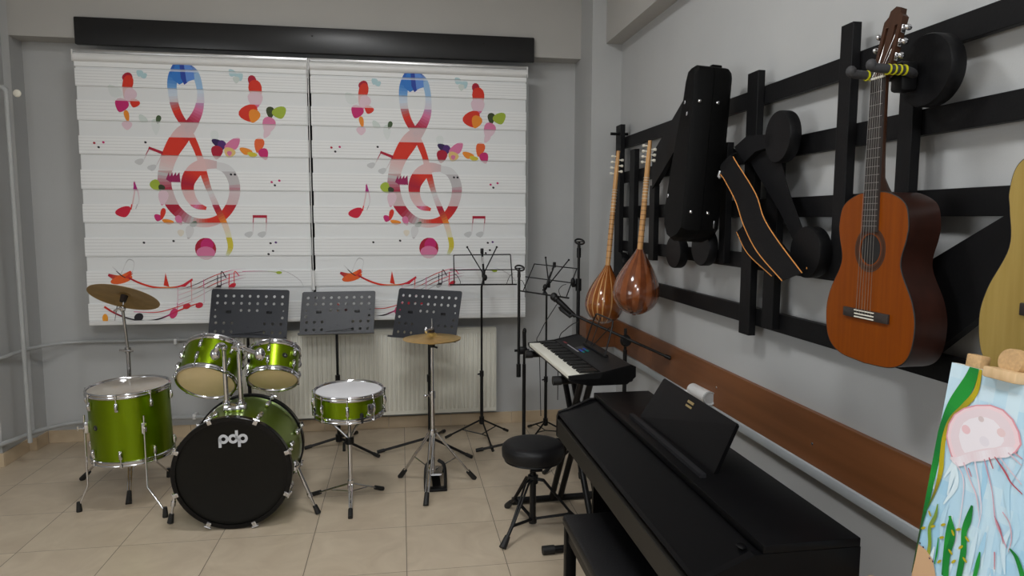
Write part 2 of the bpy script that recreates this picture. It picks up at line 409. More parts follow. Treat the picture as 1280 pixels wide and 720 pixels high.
wing(ORG,310,186,8,4,15); wing((226,100,50),327,178,6,9,15); wing(MAG,333,189,6,7,-20); wing(YEL,318,190,6,3,10)
wing(LIM,195,230,6,7,-30); wing((50,60,40),202,233,4,4,20); wing(PINK,203,245,6,9,10); wing(MAG,196,270,5,4,20); wing(RED,202,265,3,7,15); wing(ORG,208,275,7,3,10); wing(PINK,222,273,4,6,-20); wing((214,190,140),223,289,4,4,0); wing(GRY,234,288,5,8,10); wing((90,110,90),240,278,5,3,-30)
for (x,y,c) in ((123,179,DRED),(134,178,MAG),(128,184,BLK),(185,177,BLK),(290,215,BLK),(295,215,BLK),(342,224,MAG),(352,222,MAG),(346,228,BLK),(177,301,BLK),(214,299,BLK),(338,302,BLK),(335,316,BLK),(341,312,BLK),(345,301,PUR)): put(c, E(x,y,1.7,1.4,20,8))
# single notes
wing((205,30,60),154,263,9.5,6,-20); stroke([(163,260),(168,238),(169,226)],[1.6,1.6,2],[RED,MAG,MAG]); put((170,30,120),[(167,236),(169,224),(173,237)]); stroke([(172,236),(173,248),(169,259)],[1.5,1.5,1],[PINK,GRY,GRY])
GRN=(140,140,143)
wing(GRN,176,201,5.5,3.5,-15); wing(GRN,191,208,5.5,3.5,-15); stroke([(181,199),(190,183)],[1.3,1.3],[GRY,DRED]); stroke([(196,206),(205,190)],[1.3,1.3],[GRY,DRED]); put(DRED,[(189,182),(206,188),(205,191.5),(188,185)])
wing(GRN,310,291,5.5,3.5,-15); wing(GRN,327,291,5.5,3.5,-15); stroke([(315,290),(317,267)],[1.3,1.3],[GRY,DRED]); stroke([(332,290),(334,267)],[1.3,1.3],[GRY,DRED]); put(DRED,[(316,266),(334.5,266),(334.5,269.5),(316,269.5)])
# running stave at the foot
stroke([(131,341),(146,346),(160,338)],[3,9,5],[DRED,ORG,RED]); put((226,96,40),E(147,347,14,5,-14)); put(RED,[(150,345),(160,338),(156,346)])
stroke([(136,331),(146,341),(152,345)],[1,1.4,1],[GRY,BLK,BLK]); stroke([(147,340),(152,328),(157,322),(163,326),(160,340)],[.8,1,1.4,1,.8],[GRY,GRY,BLK,GRY,GRY])
stroke([(156,345),(170,352),(186,357),(202,358),(216,357),(228,353),(236,348)],[2.2,2.4,2.4,2,2,2,1.6],[DRED,RED,RED,ORG,RED,RED,DRED])
put(RED,[(199,355),(202,339),(206,357)]); put((206,40,60),[(218,357),(236,346),(234,350),(226,357)])
for k in range(4):
    stroke([(216,362+k*6),(240,354+k*5.6),(262,344+k*5.2),(284,337+k*4.6),(304,335+k*3.6)],[.8,.9,1,.9,.7],[PINK,RED if k%2 else BLK,BLK if k%2 else RED,PINK,LGR])
stroke([(300,338),(330,338),(348,340)],[.8,.8,1],[PINK,GRY,LIM]); put(LIM,E(348,340,4,2,0,8)); stroke([(342,334),(360,340),(375,350),(380,358)],[.5,.7,.7,.5],[LGR,GRY,GRY,LGR])
for x, y0, y1, c in ((216,357,388,PINK),(234,349,376,RED),(250,348,378,PINK),(268,343,362,BLK),(283,341,356,RED)): stroke([(x,y0),(x-1,y1)],[1.1,1.1],[c,c])
put((60,50,56),E(268,359,4.5,3,-35)); put((210,40,60),E(286,357,6,3,-35)); stroke([(272,357),(273,338),(279,346)],[1,1,1.4],[BLK,BLK,BLK]); stroke([(289,354),(290,338),(296,344)],[1,1,1.4],[RED,RED,PINK])
put((206,60,110),E(210,391,4.5,7,30)); put((200,50,70),E(227,382,5,3.5,-20)); put((200,50,70),E(243,381,5,3.5,-20))
stroke([(124,381),(136,389),(152,396),(172,400),(190,398),(204,393),(220,386),(240,379)],[2.6,2.2,1.8,2.0,1.8,1.8,1.6,1.2],[RED,DRED,BLK,BLK,BLK,MAG,RED,RED])
put(BLK,E(166,395,6,5,-30)); put((240,160,50),E(124.5,396,3.5,6,0)); stroke([(140,380),(136,399)],[1,1],[BLK,GRY])
stroke([(160,388),(190,389),(214,383),(236,376)],[.9,1,1,.8],[PINK,RED,RED,PINK])

def clip(poly, axis, val, keep_less):
    out = []; k = len(poly)
    for i in range(k):
        a, c = poly[i], poly[(i+1) % k]
        ia = (a[axis] <= val) if keep_less else (a[axis] >= val); ic = (c[axis] <= val) if keep_less else (c[axis] >= val)
        if ia: out.append(a)
        if ia != ic:
            t = (val-a[axis])/(c[axis]-a[axis]); out.append((a[0]+(c[0]-a[0])*t, a[1]+(c[1]-a[1])*t))
    return out
# print unit -> metres on the cloth
KX = 0.0051
KZ = 0.0054
AX0, AZ0 = -1.396, 2.621
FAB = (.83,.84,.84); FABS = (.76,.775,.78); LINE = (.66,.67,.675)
def fabric(x0, x1, dx, parent, y):
    b = MB(); lay = b.b.loops.layers.float_color.new('print')
    def quad(pts, c):
        try: f = b.b.faces.new([b.b.verts.new(p) for p in pts])
        except ValueError: return
        for l in f.loops: l[lay] = (*c, 1)
    ztop = BANDS[0][0]
    segs = []
    for i, (zt, zb) in enumerate(BANDS):
        segs.append((zt, zb, True))
        if i+1 < len(BANDS): segs.append((zb, BANDS[i+1][0], False))
    arts = []
    for c, poly in ART:
        arts.append((c, [(AX0+dx+(p[0]-240)*KX, AZ0-(p[1]-81)*KZ) for p in poly]))
    for zt, zb, dense in segs:
        yy = y-.009 if dense else y; e = .004 if dense else 0.
        base = FAB if dense else FABS
        quad([(x0-e,yy,zb),(x1+e,yy,zb),(x1+e,yy,zt),(x0-e,yy,zt)], base)
        quad([(x0-e,yy+.001,zb),(x0-e,yy+.001,zt),(x1+e,yy+.001,zt),(x1+e,yy+.001,zb)], base)
        if dense:
            quad([(x0-e,yy,zb),(x0-e,y,zb),(x1+e,y,zb),(x1+e,yy,zb)], base)
            quad([(x0-e,yy,zt),(x1+e,yy,zt),(x1+e,y,zt),(x0-e,y,zt)], base)
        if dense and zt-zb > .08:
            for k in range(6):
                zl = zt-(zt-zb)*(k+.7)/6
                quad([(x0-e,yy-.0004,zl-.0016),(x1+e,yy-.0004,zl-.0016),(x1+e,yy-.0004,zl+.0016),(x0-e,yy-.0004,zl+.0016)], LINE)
        for j, (c, poly) in enumerate(arts):
            q = clip(clip(clip(clip(poly, 1, zt, True), 1, zb, False), 0, x1, True), 0, x0, False)
            if len(q) < 3: continue
            cc = c if dense else tuple(base[i]*.60+c[i]*.40 for i in range(3))
            quad([(p[0], yy-.0006-j*.000004, p[1]) for p in q], cc)
    o = b.build('fabric', PRINT, parent, raw=True, smooth=False)
    # every face looks into the room
    for p in o.data.polygons:
        pass
    return o
def blind(x0, x1, dx, label, chain_x, side):
    t = thing('zebra_blind', label, 'blind', ((x0+x1)/2,YB,ZB0), 'printed zebra blinds')
    zt = BANDS[0][0]
    b = MB(); b.box(((x0+x1)/2,YB+.012,zt+.062), (x1-x0+.022,.05,.022), bev=.004); b.build('mounting_rail', ALU, t)
    b = MB(); b.cyl((x0-.004,YB,zt+.022), (x1+.004,YB,zt+.022), .03, 20); b.build('roller_tube', WHITE, t)
    for xx in (x0-.0085, x1+.0085):
        b = MB(); b.box((xx,YB+.002,zt+.03), (.006,.06,.075), bev=.002); b.build('end_bracket', WHITE, t)
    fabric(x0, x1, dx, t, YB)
    b = MB(); b.box(((x0+x1)/2,YB-.006,ZB0+.01), (x1-x0+.006,.022,.028), bev=.005); b.build('bottom_rail', WHITE, t)
    pts = [(chain_x,YB-.026,zt+.02),(chain_x,YB-.026,1.1),(chain_x+.006,YB-.022,1.08),(chain_x+.012,YB-.018,1.1),(chain_x+.012,YB-.018,zt+.02)]
    b = MB(); b.tube(pts, .0028, 6); b.build('pull_chain', WHITE if side else GREYP, t)
    return t
DXR = 1.523
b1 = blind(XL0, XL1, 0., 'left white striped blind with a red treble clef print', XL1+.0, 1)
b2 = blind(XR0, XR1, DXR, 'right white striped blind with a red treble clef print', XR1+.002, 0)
b = MB(); b.cyl((XR0-.012,YB-.03,1.235), (XR0-.012,YB-.03,1.099), .011, 12); b.build('chain_weight', WHITE, b1)

# ------------------------------------------------------------------ radiator and pipes
RX0, RX1, RZ0, RZ1 = -1.143, 0.707, 0.136, 0.772
t = thing('radiator', 'long white ribbed panel radiator under the blinds', 'radiator', ((RX0+RX1)/2,5.13,RZ0))
b = MB()
cols = []; n = int((RX1-RX0)/.0333); st = (RX1-RX0)/n
prof = [(.0,0),(.22,0),(.36,-.009),(.64,-.009),(.78,0)]
for i in range(n):
    for (q, dy) in prof: cols.append((RX0+(i+q)*st, dy))
cols.append((RX1,0))
rows = [(RZ0,0),(RZ0+.028,0),(RZ0+.045,1),(RZ1-.045,1),(RZ1-.028,0),(RZ1,0)]
vs = [[b.b.verts.new((x,5.095+dy*k,z)) for (x,dy) in cols] for (z,k) in rows]
for r0, r1 in zip(vs[:-1], vs[1:]):
    for i in range(len(cols)-1): b.b.faces.new([r0[i], r0[i+1], r1[i+1], r1[i]])
b.box(((RX0+RX1)/2,5.102,(RZ0+RZ1)/2), (RX1-RX0,.012,RZ1-RZ0), bev=.003)
b.build('front_panel', RADI, t, ang=30)
b = MB(); b.box(((RX0+RX1)/2,5.155,(RZ0+RZ1)/2), (RX1-RX0-.02,.012,RZ1-RZ0-.01)); b.build('rear_panel', RADI, t, smooth=False)
b = MB()
b.box(((RX0+RX1)/2,5.11,RZ1+.004), (RX1-RX0,.008,.012)); b.box(((RX0+RX1)/2,5.155,RZ1+.004), (RX1-RX0,.008,.012))
k = int((RX1-RX0)/.02)
for i in range(k+1): b.box((RX0+.003+(RX1-RX0-.006)*i/k,5.132,RZ1+.002), (.004,.05,.008))
b.build('top_grille', RADI, t, smooth=False)
for x in (RX0+.004, RX1-.004):
    b = MB(); b.box((x,5.132,(RZ0+RZ1)/2), (.006,.06,RZ1-RZ0-.004), bev=.002); b.build('side_panel', RADI, t)
for x in (RX0+.15, RX1-.15):
    b = MB(); b.box((x,5.186,(RZ0+RZ1)/2), (.03,.05,RZ1-RZ0-.1)); b.build('wall_bracket', RADI, t, smooth=False)
b = MB(); b.tube([(RX0,5.13,RZ1-.045),(RX0-.03,5.13,RZ1-.045)], .012, 12); b.tube([(RX0-.03,5.13,RZ1-.045),(RX0-.03,5.13,RZ1+.02)], [.016,.02], 14); b.build('valve', WHITE, t)

# heating pipes
pz = 0.731
b = MB(); b.tube(bez([(-3.29,4.70,pz-.055),(-2.75,4.70,pz-.05),(-2.56,4.71,pz-.03),(-2.45,5.02,pz-.006),(-2.26,5.17,pz),(-1.9,5.175,pz),(RX0-.035,5.175,pz)], 8), .013, 10)
b.build('pipe_run', GREYP, tag(thing('heating_pipe', 'thin grey heating pipe along the wall above the drum, upper run', 'pipe', (-2.3,5.17,pz)), 'upper grey heating pipe running along wall to the radiator', 'pipe'))
for x in (-1.605,):
    b = MB(); b.box((x,5.19,pz-.012), (.02,.06,.04), bev=.004); b.build('pipe_clip', WHITE, bpy.data.objects['heating_pipe'])
pz2 = 0.16
b = MB(); b.tube(bez([(-3.29,4.69,pz2-.02),(-2.72,4.69,pz2-.015),(-2.54,4.70,pz2),(-2.43,5.0,pz2),(-2.24,5.16,pz2),(-1.8,5.165,pz2),(RX0+.1,5.165,pz2)], 8), .016, 10)
b.build('pipe_run', GREYP, thing('heating_pipe', 'lower grey heating pipe just above the skirting tiles', 'pipe', (-2.3,5.16,pz2)))
b = MB(); b.box((-1.498,5.185,pz2+.004), (.022,.07,.04), bev=.004); b.build('pipe_clip', WHITE, bpy.data.objects['heating_pipe.001'])
px_ = -2.37
t = thing('heating_pipe', 'vertical grey heating pipe standing in the left corner', 'pipe', (px_,4.715,0))
b = MB(); b.cyl((px_,4.722,pz2-.0), (px_,4.722,2.36), .0135, 14); b.build('pipe_run', GREYP, t)
b = MB(); b.tube([(px_,4.722,2.36),(px_,4.722,2.375),(px_-.02,4.722,2.39),(px_-.12,4.722,2.39)], [.016,.018,.017,.015], 12); b.build('elbow', GREYP, t)
b = MB(); b.ball((px_+.05,4.742,2.36), .024, (1,.35,1), 16); b.build('wall_cap', BONE, t)


# ------------------------------------------------------------------ drums
HOOP = lambda R: [(R-.004,-.002),(R+.004,-.004),(R+.010,.000),(R+.011,.006),(R+.008,.010),(R+.008,.017),(R+.011,.021),(R+.009,.026),(R+.003,.027),(R-.001,.024),(R-.004,.012),(R-.004,-.002)]
def drum(name, label, cat, base, axis, R, Lh, nlug, double, roll, top, bottom, group, badge=None, xdir=None):
    t = thing(name, label, cat, base, group)
    T = frame(base, axis, xdir)
    b = MB(); b.lathe([(R-.006,.0),(R,.0),(R,Lh),(R-.006,Lh),(R-.006,0)], T, 56); b.build('shell', GREEN, t)
    b = MB(); b.lathe([(0,Lh+.006),(R-.012,Lh+.006),(R-.004,Lh+.004),(R+.002,Lh-.006),(R+.001,Lh-.010)], T, 56); b.build('batter_head', top, t)
    b = MB(); b.lathe([(0,-.006),(R-.012,-.006),(R-.004,-.004),(R+.002,.006),(R+.001,.010)], T, 56); b.build('resonant_head', bottom, t)
    b = MB(); b.lathe([(r,Lh-.013+h) for r, h in HOOP(R)], T, 56); b.build('hoop', CHROME, t)
    b = MB(); b.lathe([(r,.013-h) for r, h in HOOP(R)], T, 56); b.build('hoop', CHROME, t)
    for k in range(nlug):
        a = roll+2*PI*k/nlug; ca, sa = math.cos(a), math.sin(a)
        def at(r, h, da=0): return T @ V((r*math.cos(a+da), r*math.sin(a+da), h))
        Rm = T.to_3x3() @ M.Rotation(a, 3, 'Z')
        hs = ((Lh*.15, Lh*.85) if Lh > .3 else (Lh*.30, Lh*.70)) if double else (Lh*.5,)
        hl = min(.05, Lh*.26) if double else Lh*.46
        for h in hs:
            b = MB(); b.box(at(R+.009,h), (.018,.019,hl), Rm, .006); b.ball(at(R+.015,h), .0095, (1,1,hl/.024), 10, Rm); b.build('lug', CHROME, t)
        for h0, h1 in (((hs[-1], Lh+.006),(-.006, hs[0]))):
            b = MB(); b.cyl(at(R+.013,h0), at(R+.013,h1), .003, 8)
            he = h1 if h1 > Lh*.5 else h0
            b.cyl(at(R+.013,he-.006), at(R+.013,he+.006), .0062, 8); b.build('tension_rod', CHROME, t)
    if badge is not None:
        a, h = badge; c = T @ V((R*math.cos(a), R*math.sin(a), h)); Rm = T.to_3x3() @ M.Rotation(a, 3, 'Z') @ M.Rotation(PI/2, 3, 'Y')
        b = MB(); b.lathe([(0,.003),(.013,.003),(.0155,.0)], M.Translation(c) @ Rm.to_4x4(), 24); b.build('badge', RUBBER, t)
        b = MB(); b.box(c+Rm @ V((0,0,.0036)), (.012,.003,.0008), Rm); b.box(c+Rm @ V((.004,0,.0036)), (.003,.012,.0008), Rm); b.build('badge_print', ALU, t, smooth=False)
    return t, T

# bass drum, axis runs away from the camera
BC = V((-0.868,3.575,0.3)); BR = .281; BL = .455; BAX = V((.004,1,.016)).normalized()
t = thing('bass_drum', 'big lime green bass drum with black front head on the floor', 'drum', (BC.x,BC.y,0), 'drums of the green drum kit')
T = frame(BC, BAX, (1,0,0))
b = MB(); b.lathe([(BR-.008,.02),(BR,.02),(BR,BL-.02),(BR-.008,BL-.02),(BR-.008,.02)], T, 72); b.build('shell', GREEN, t)
b = MB(); b.lathe([(0,.010),(BR-.03,.010),(BR-.012,.004),(BR-.006,.006),(BR-.004,.02)], T, 72); b.build('front_head', HEADB, t)
b = MB(); b.lathe([(0,BL-.010),(BR-.03,BL-.010),(BR-.012,BL-.004),(BR-.004,BL-.02)], T, 72); b.build('batter_head', HEADF, t)
b = MB(); b.lathe([(BR-.007,-.004),(BR+.013,-.004),(BR+.016,-.001),(BR+.016,.034),(BR+.002,.036),(BR-.007,.018),(BR-.007,-.004)], T, 72); b.build('front_hoop', HOOPB, t)
b = MB(); b.lathe([(BR-.007,BL+.004),(BR+.013,BL+.004),(BR+.016,BL+.001),(BR+.016,BL-.034),(BR+.002,BL-.036),(BR-.007,BL-.018),(BR-.007,BL+.004)], T, 72); b.build('rear_hoop', HOOPB, t)
for h in (.038, BL-.038):
    b = MB(); b.lathe([(BR+.001,h-.003),(BR+.006,h-.003),(BR+.006,h+.003),(BR+.001,h+.003),(BR+.001,h-.003)], T, 72); b.build('rim_band', CHROME, t)
for side in (0, 1):
    for k in range(8):
        a = 2*PI*(k+.5)/8 + .045
        if side: a += 0
        Rm = T.to_3x3() @ M.Rotation(a, 3, 'Z')
        def at(r, h): return T @ V((r*math.cos(a), r*math.sin(a), h if not side else BL-h))
        b = MB()
        b.box(at(BR+.019,.014), (.007,.022,.048), Rm, .002); b.box(at(BR+.010,-.006), (.024,.022,.006), Rm, .002)
        b.box(at(BR+.026,.030), (.018,.016,.012), Rm, .003)
        b.build('claw', CHROME, t)
        b = MB(); b.cyl(at(BR+.026,.0), at(BR+.024,.105), .0033, 8)
        p = at(BR+.026,-.004); q = T.to_3x3() @ V((-math.sin(a), math.cos(a), 0))
        b.tube([p-q*.016, p+q*.016], .0045, 8); b.build('tension_rod', CHROME, t)
        b = MB(); b.box(at(BR+.012,.125), (.024,.024,.058), Rm, .008); b.ball(at(BR+.02,.125), .011, (1,1,2.2), 10, Rm); b.build('lug', CHROME, t)
# logo: p d p out of joined rings and stems
def ring(b, cx, cz, ro, ri, n=28, y=-.0015, d=.0012):
    for i in range(n):
        a0, a1 = 2*PI*i/n, 2*PI*(i+1)/n
        q = [(cx+r*math.cos(a), cz+r*math.sin(a), y) for r, a in ((ro,a0),(ro,a1),(ri,a1),(ri,a0))]
        vs = [b.b.verts.new(T @ V((p[0], p[1], .010-.0012))) for p in q]; b.b.faces.new(vs)
        vs = [b.b.verts.new(T @ V((p[0], p[1], .010))) for p in q]; b.b.faces.new(vs)
lx, lz = 0.01, -(0.18)
b = MB(); rr = .0245; ri = .0105
# T maps local y to world -z; flip so letters stand upright
def rect(b, x0, x1, z0, z1):
    for h in (.010-.0012, .010):
        b.b.faces.new([b.b.verts.new(T @ V((x, sgn*z, h))) for x, z in ((x0,z0),(x1,z0),(x1,z1),(x0,z1))])
sgn = 1 if T.to_3x3().col[1].z > 0 else -1
lz = 0.18
for cx in (-.047, 0., .047): ring(b, lx+cx, sgn*lz, rr, ri)
rect(b, lx-.047-rr, lx-.047-ri, lz-.044, lz+.004)
rect(b, lx+ri, lx+rr, lz-.004, lz+.044)
rect(b, lx+.047-rr, lx+.047-ri, lz-.044, lz+.004)
b.build('logo', LOGO, t, smooth=False)
# spurs
for sx, foot in ((1, (-.462,3.705,.0)), (-1, (-1.216,3.70,.0))):
    p0 = BC+V((sx*(BR+.018), .13, -.02)); f = V(foot)
    b = MB(); b.box(p0-V((sx*.012,0,0)), (.03,.05,.05), None, .008); b.ball(p0, .018, (1,1.2,1), 12); b.tube([p0+V((0,-.03,.004)), p0+V((0,.03,.004))], .006, 8); b.build('spur_bracket', CHROME, t)
    d = (f-p0).normalized(); k = p0+(f-p0)*.62
    b = MB(); b.cyl(p0, k, .0105, 12); b.cyl(k, f-d*.03, .0065, 10); b.cyl(k-d*.015, k+d*.01, .0135, 12); sp = b.build('spur', CHROME, t)
    b = MB(); b.cyl(f-d*.05+V((0,0,.004)), f+V((0,0,.006)), .0125, 12, .016); b.build('rubber_foot', RUBBER, sp)
# tom mount on the shell
mx = -0.883; top = BC.z+BR
b = MB(); b.box((mx,3.76,top+.012), (.115,.07,.05), None, .014); b.ball((mx,3.73,top+.012), .03, (1.5,.5,.7), 16); b.build('mount_plate', CHROME, t)
P1 = V((-0.931, 3.76, 0.91)); P1b = V((-0.925, 3.76, 0.651)); P2 = V((-0.856, 3.76, 0.921)); P2b = V((-0.852, 3.76, 0.648))
for pa, pb in ((P1,P1b),(P2,P2b)):
    b = MB(); b.cyl(V((pb.x,pb.y,top)), pa, .0125, 16); b.build('tom_post', CHROME, t)
    b = MB(); b.cyl(V((pb.x,pb.y,top+.02)), V((pb.x,pb.y,top+.055)), .018, 14); b.box(V((pb.x,pb.y-.02,top+.04)), (.016,.016,.014), None, .004); b.build('post_collar', CHROME, t)
# clamp arms to the toms
J1 = V((-0.964, 3.72, 0.893)); J2 = V((-0.737, 3.7, 0.891))
b = MB(); b.tube(bez([P1, P1+V((0,-.01,.025)), P1*.5+J1*.5+V((0,-.03,.035)), J1], 6), .013, 12); b.ball(J1, .026, (1,.8,1.2), 16); b.ball(P1+V((0,0,.01)), .02, (1,1,1), 14); b.build('tom_arm', CHROME, t)
b = MB(); b.cyl(P2, J2, .0115, 14); b.ball(P2, .026, (1,1,1.1), 14); b.ball(J2, .028, (1,.8,1.25), 16); b.tube([P2+V((-.03,-.02,0)),P2+V((.04,-.025,.01))], .007, 8); b.tube([P2+V((.0,-.03,.02)),P2+V((.012,-.035,-.03))], .006, 8); b.build('tom_arm', CHROME, t)

drum('tom_drum', 'lime green tom over the bass drum, larger and tilted, left of the chrome posts', 'drum', [-1.043, 3.83, 0.726], (.10,1.08,1), .147, .195, 6, True, -1.75, HEADC, HEADC, 'drums of the green drum kit')
drum('tom_drum', 'small lime green tom over the bass drum with round badge, right of the chrome posts', 'drum', [-0.7, 3.84, 0.726], (-.019,.834,1), .128, .165, 6, True, -1.64, HEADC, HEADC, 'drums of the green drum kit', badge=(-.98,.085))
ft, FT = drum('floor_tom', 'large lime green floor tom standing on three legs at left', 'drum', [-1.504,4.05,.287], (-.02,-.03,1), .2035, .375, 8, True, .06-PI/2, HEADF, HEADC, 'drums of the green drum kit', badge=(-PI/2-.62,.20))
for ang, fx, fy in ((-2.62,-1.755,3.935), (-.95,-1.268,3.79), (1.35,-1.44,4.40)):
    p = FT @ V((.2035*math.cos(ang), .2035*math.sin(ang), .19)); o = V((math.cos(ang), math.sin(ang), 0)); f = V((fx,fy,0))
    q = p+o*.022
    b = MB(); b.box(p+o*.011, (.03,.03,.065), M.Rotation(ang,3,'Z'), .008); b.tube([q+V((0,0,-.005)), q+o*.03], .005, 8); b.tube([q+o*.03+V((0,0,-.012)), q+o*.03+V((0,0,.012))], .004, 6); b.build('leg_bracket', CHROME, ft)
    k = V((q.x,q.y,.145)); 
    b = MB(); b.tube([q+V((0,0,.07)), q, k, f*.93+k*.07+V((0,0,.03)), V((f.x,f.y,.035))], .0055, 10); lg = b.build('leg', CHROME, ft)
    b = MB(); b.tube([(f.x,f.y,.055),(f.x,f.y,.006),(f.x,f.y,.0)], [.011,.015,.014], 12); b.build('rubber_foot', RUBBER, lg)
sn, ST = drum('snare_drum', 'shallow lime green snare drum with white head on chrome stand', 'drum', [-.297,3.85,.522], (0,-.035,1), .182, .122, 8, False, -PI/2+.02, HEADW, HEADF, 'drums of the green drum kit')
p = ST @ V((.182*math.cos(-.95), .182*math.sin(-.95), .06))
b = MB(); b.box(p+V((.01,-.012,0)), (.03,.03,.06), M.Rotation(-.95,3,'Z'), .006); b.cyl(p+V((.0,-.02,-.03)), p+V((.022,-.04,-.03)), .008, 10); b.build('strainer', CHROME, sn)

# snare stand
c = V((-.30,3.86,0))
t = thing('snare_stand', 'chrome tripod stand under the snare drum', 'drum stand', (c.x,c.y,0))
hz = 0.104
b = MB(); b.cyl(c+V((0,0,hz-.01)), c+V((0,0,.40)), .0125, 14); b.cyl(c+V((0,0,hz-.03)), c+V((0,0,hz+.02)), .018, 14); b.build('tube', CHROME, t)
b = MB(); b.cyl(c+V((0,0,.30)), c+V((0,0,.50)), .009, 12); b.build('inner_tube', DCHROME, t)
b = MB(); b.cyl(c+V((0,0,.335)), c+V((0,0,.372)), .024, 14); b.tube([c+V((0,0,.35)), c+V((-.03,-.02,.345)), c+V((-.03,-.02,.30))], .009, 8); b.build('clamp', BLKM, t)
for k in range(3):
    a = [-1.15, .95, 3.05][k]; o = V((math.cos(a), math.sin(a), 0))
    pts = [c+o*.012+V((0,0,.37)), c+o*.05+V((0,0,.41)), c+o*.12+V((0,0,.475)), c+o*.178+V((0,0,.50)), c+o*.194+V((0,0,.515)), c+o*.196+V((0,0,.548))]
    b = MB(); b.tube(pts, .0065, 8); ar = b.build('basket_arm', CHROME, t)
    b = MB(); b.tube([pts[4]+V((0,0,-.012)),pts[4],pts[5],pts[5]-o*.012+V((0,0,.004))], .0105, 8); b.build('rubber_grip', RUBBER, ar)
for fx, fy in ((-.518,3.961),(-.132,3.985),(-.286,3.623)):
    f = V((fx,fy,.012)); h = c+V((0,0,hz)); d = (f-h).normalized(); s = V((-d.y,d.x,0)).normalized()*.009
    b = MB()
    for sg in (-1, 1): b.tube([h+s*sg, f+s*sg*.5-d*.02], .0045, 8)
    low = c+V((0,0,.055)); b.tube([low, h*.4+f*.6], .004, 8)
    lg = b.build('leg', CHROME, t)
    b = MB(); b.cyl(f-d*.05, f+d*.012, .0125, 10, .013); b.build('rubber_foot', RUBBER, lg)
b = MB(); b.cyl(c+V((0,0,.045)), c+V((0,0,hz)), .006, 10); b.build('lower_rod', CHROME, t)

# hi-hat stand, pedal and cymbals
c = V((.172,3.99,0)); 
t = thing('hi_hat_stand', 'chrome hi-hat stand with foot pedal in front of the radiator', 'drum stand', (c.x,c.y,0))
zt = .905
b = MB(); b.cyl(c+V((0,0,.10)), c+V((0,0,.56)), .0135, 14); b.build('lower_tube', CHROME, t)
b = MB(); b.cyl(c+V((0,0,.56)), c+V((0,0,zt-.03)), .0095, 12); b.build('upper_tube', CHROME, t)
b = MB(); b.cyl(c+V((0,0,.545)), c+V((0,0,.585)), .018, 14); b.tube([c+V((-.018,-.01,.565)), c+V((-.04,-.02,.565))], .006, 8); b.ball(c+V((-.042,-.02,.565)), .011, (1,1,1), 10); b.build('height_clamp', CHROME, t)
b = MB(); b.tube([c+V((0,0,zt-.055)), c+V((0,0,zt-.03)), c+V((0,0,zt-.012))], [.014,.022,.02], 14); b.cyl(c+V((.012,-.01,zt-.05)), c+V((.03,-.02,zt-.055)), .006, 8); b.build('cymbal_seat', RUBBER, t)
b = MB(); b.cyl(c+V((0,0,.07)), c+V((0,0,zt+.115)), .0033, 8); b.build('pull_rod', CHROME, t)
b = MB(); b.cyl(c+V((0,0,zt+.028)), c+V((0,0,zt+.065)), .011, 12); b.tube([c+V((-.0,-.01,zt+.05)), c+V((-.03,-.02,zt+.052))], .006, 8); b.ball(c+V((-.034,-.02,zt+.05)), .014, (.8,.6,1.5), 10); b.build('clutch', CHROME, t)
h = c+V((0,0,0.334))
b = MB(); b.cyl(h-V((0,0,.02)), h+V((0,0,.02)), .024, 16); b.build('leg_collar', CHROME, t)
for fx, fy in ((-.019,4.172),(.425,4.077),(.12,3.727)):
    f = V((fx,fy,.012)); d = (f-h).normalized(); s = V((-d.y,d.x,0)).normalized()*.012
    b = MB()
    for sg in (-1, 1): b.tube([h+V((d.x,d.y,0))*.03+s*sg, f+s*sg*.6-d*.03], .0055, 8)
    b.tube([c+V((0,0,.10)), h*.45+f*.55], .004, 8)
    lg = b.build('leg', CHROME, t)
    b = MB(); b.cyl(f-d*.06, f+d*.012, .014, 10, .016); b.build('rubber_foot', RUBBER, lg)
fx_, fy_ = c.x+.012, 3.935
b = MB(); b.box((fx_,fy_,.009), (.135,.05,.018), None, .005); b.box((fx_+.02,fy_+.30,.008), (.09,.05,.016), None, .005); b.box((fx_+.01,fy_+.15,.005), (.05,.30,.008)); b.build('pedal_base', BLKM, t)
b = MB(); b.prism([(fx_-.036,fy_+.015,.085),(fx_+.036,fy_+.015,.085),(fx_+.046,fy_+.14,.055),(fx_+.062,fy_+.32,.022),(fx_-.012,fy_+.32,.022),(fx_-.04,fy_+.14,.055)], (0,.003,.010)); b.build('footboard', DCHROME, t)
for sx in (-.058, .058):
    b = MB(); b.tube(bez([(fx_+sx,fy_,.012),(fx_+sx,fy_+.005,.09),(fx_+sx*.85,fy_+.02,.15),(fx_+sx*.35,fy_+.045,.168)], 5), .0105, 8); b.build('pedal_frame', BLKM, t)
b = MB(); b.cyl((c.x,fy_+.03,.09), (c.x,3.985,.19), .009, 10); b.build('chain_link', CHROME, t)

def cymbal(name, label, c, nrm, R, m, bell=.2):
    t = thing(name, label, 'cymbal', c, 'drum kit cymbals'); T = frame(c, nrm)
    b = MB(); pr = [(.006,.030),(R*.07,.030),(R*.15,.024),(R*.20,.014),(R*.24,.011),(R*.5,.006),(R*.8,.001),(R,-.006),(R,-.0075),(R*.8,-.001),(R*.5,.004),(R*.23,.0095),(R*.18,.0125),(R*.13,.022),(.006,.028),(.006,.030)]
    b.lathe(pr, T, 64); b.build('bow', m, t, ang=60)
    return t, T
hc, HT = cymbal('hi_hat_cymbal', 'small flat bronze cymbal, upper one on the hi-hat stand', (c.x,c.y,zt+.004), (-.01,.0,1), .170, BRASS)
b = MB(); b.lathe([(0,.044),(.016,.044),(.016,.030),(0,.030)], HT, 16); b.build('felt_washer', FELT, hc)
hc2, HT2 = cymbal('hi_hat_cymbal', 'bronze cymbal facing up, lower one on the hi-hat stand', (c.x,c.y,zt-.012), (-.01,0,-1), .168, BRASS)

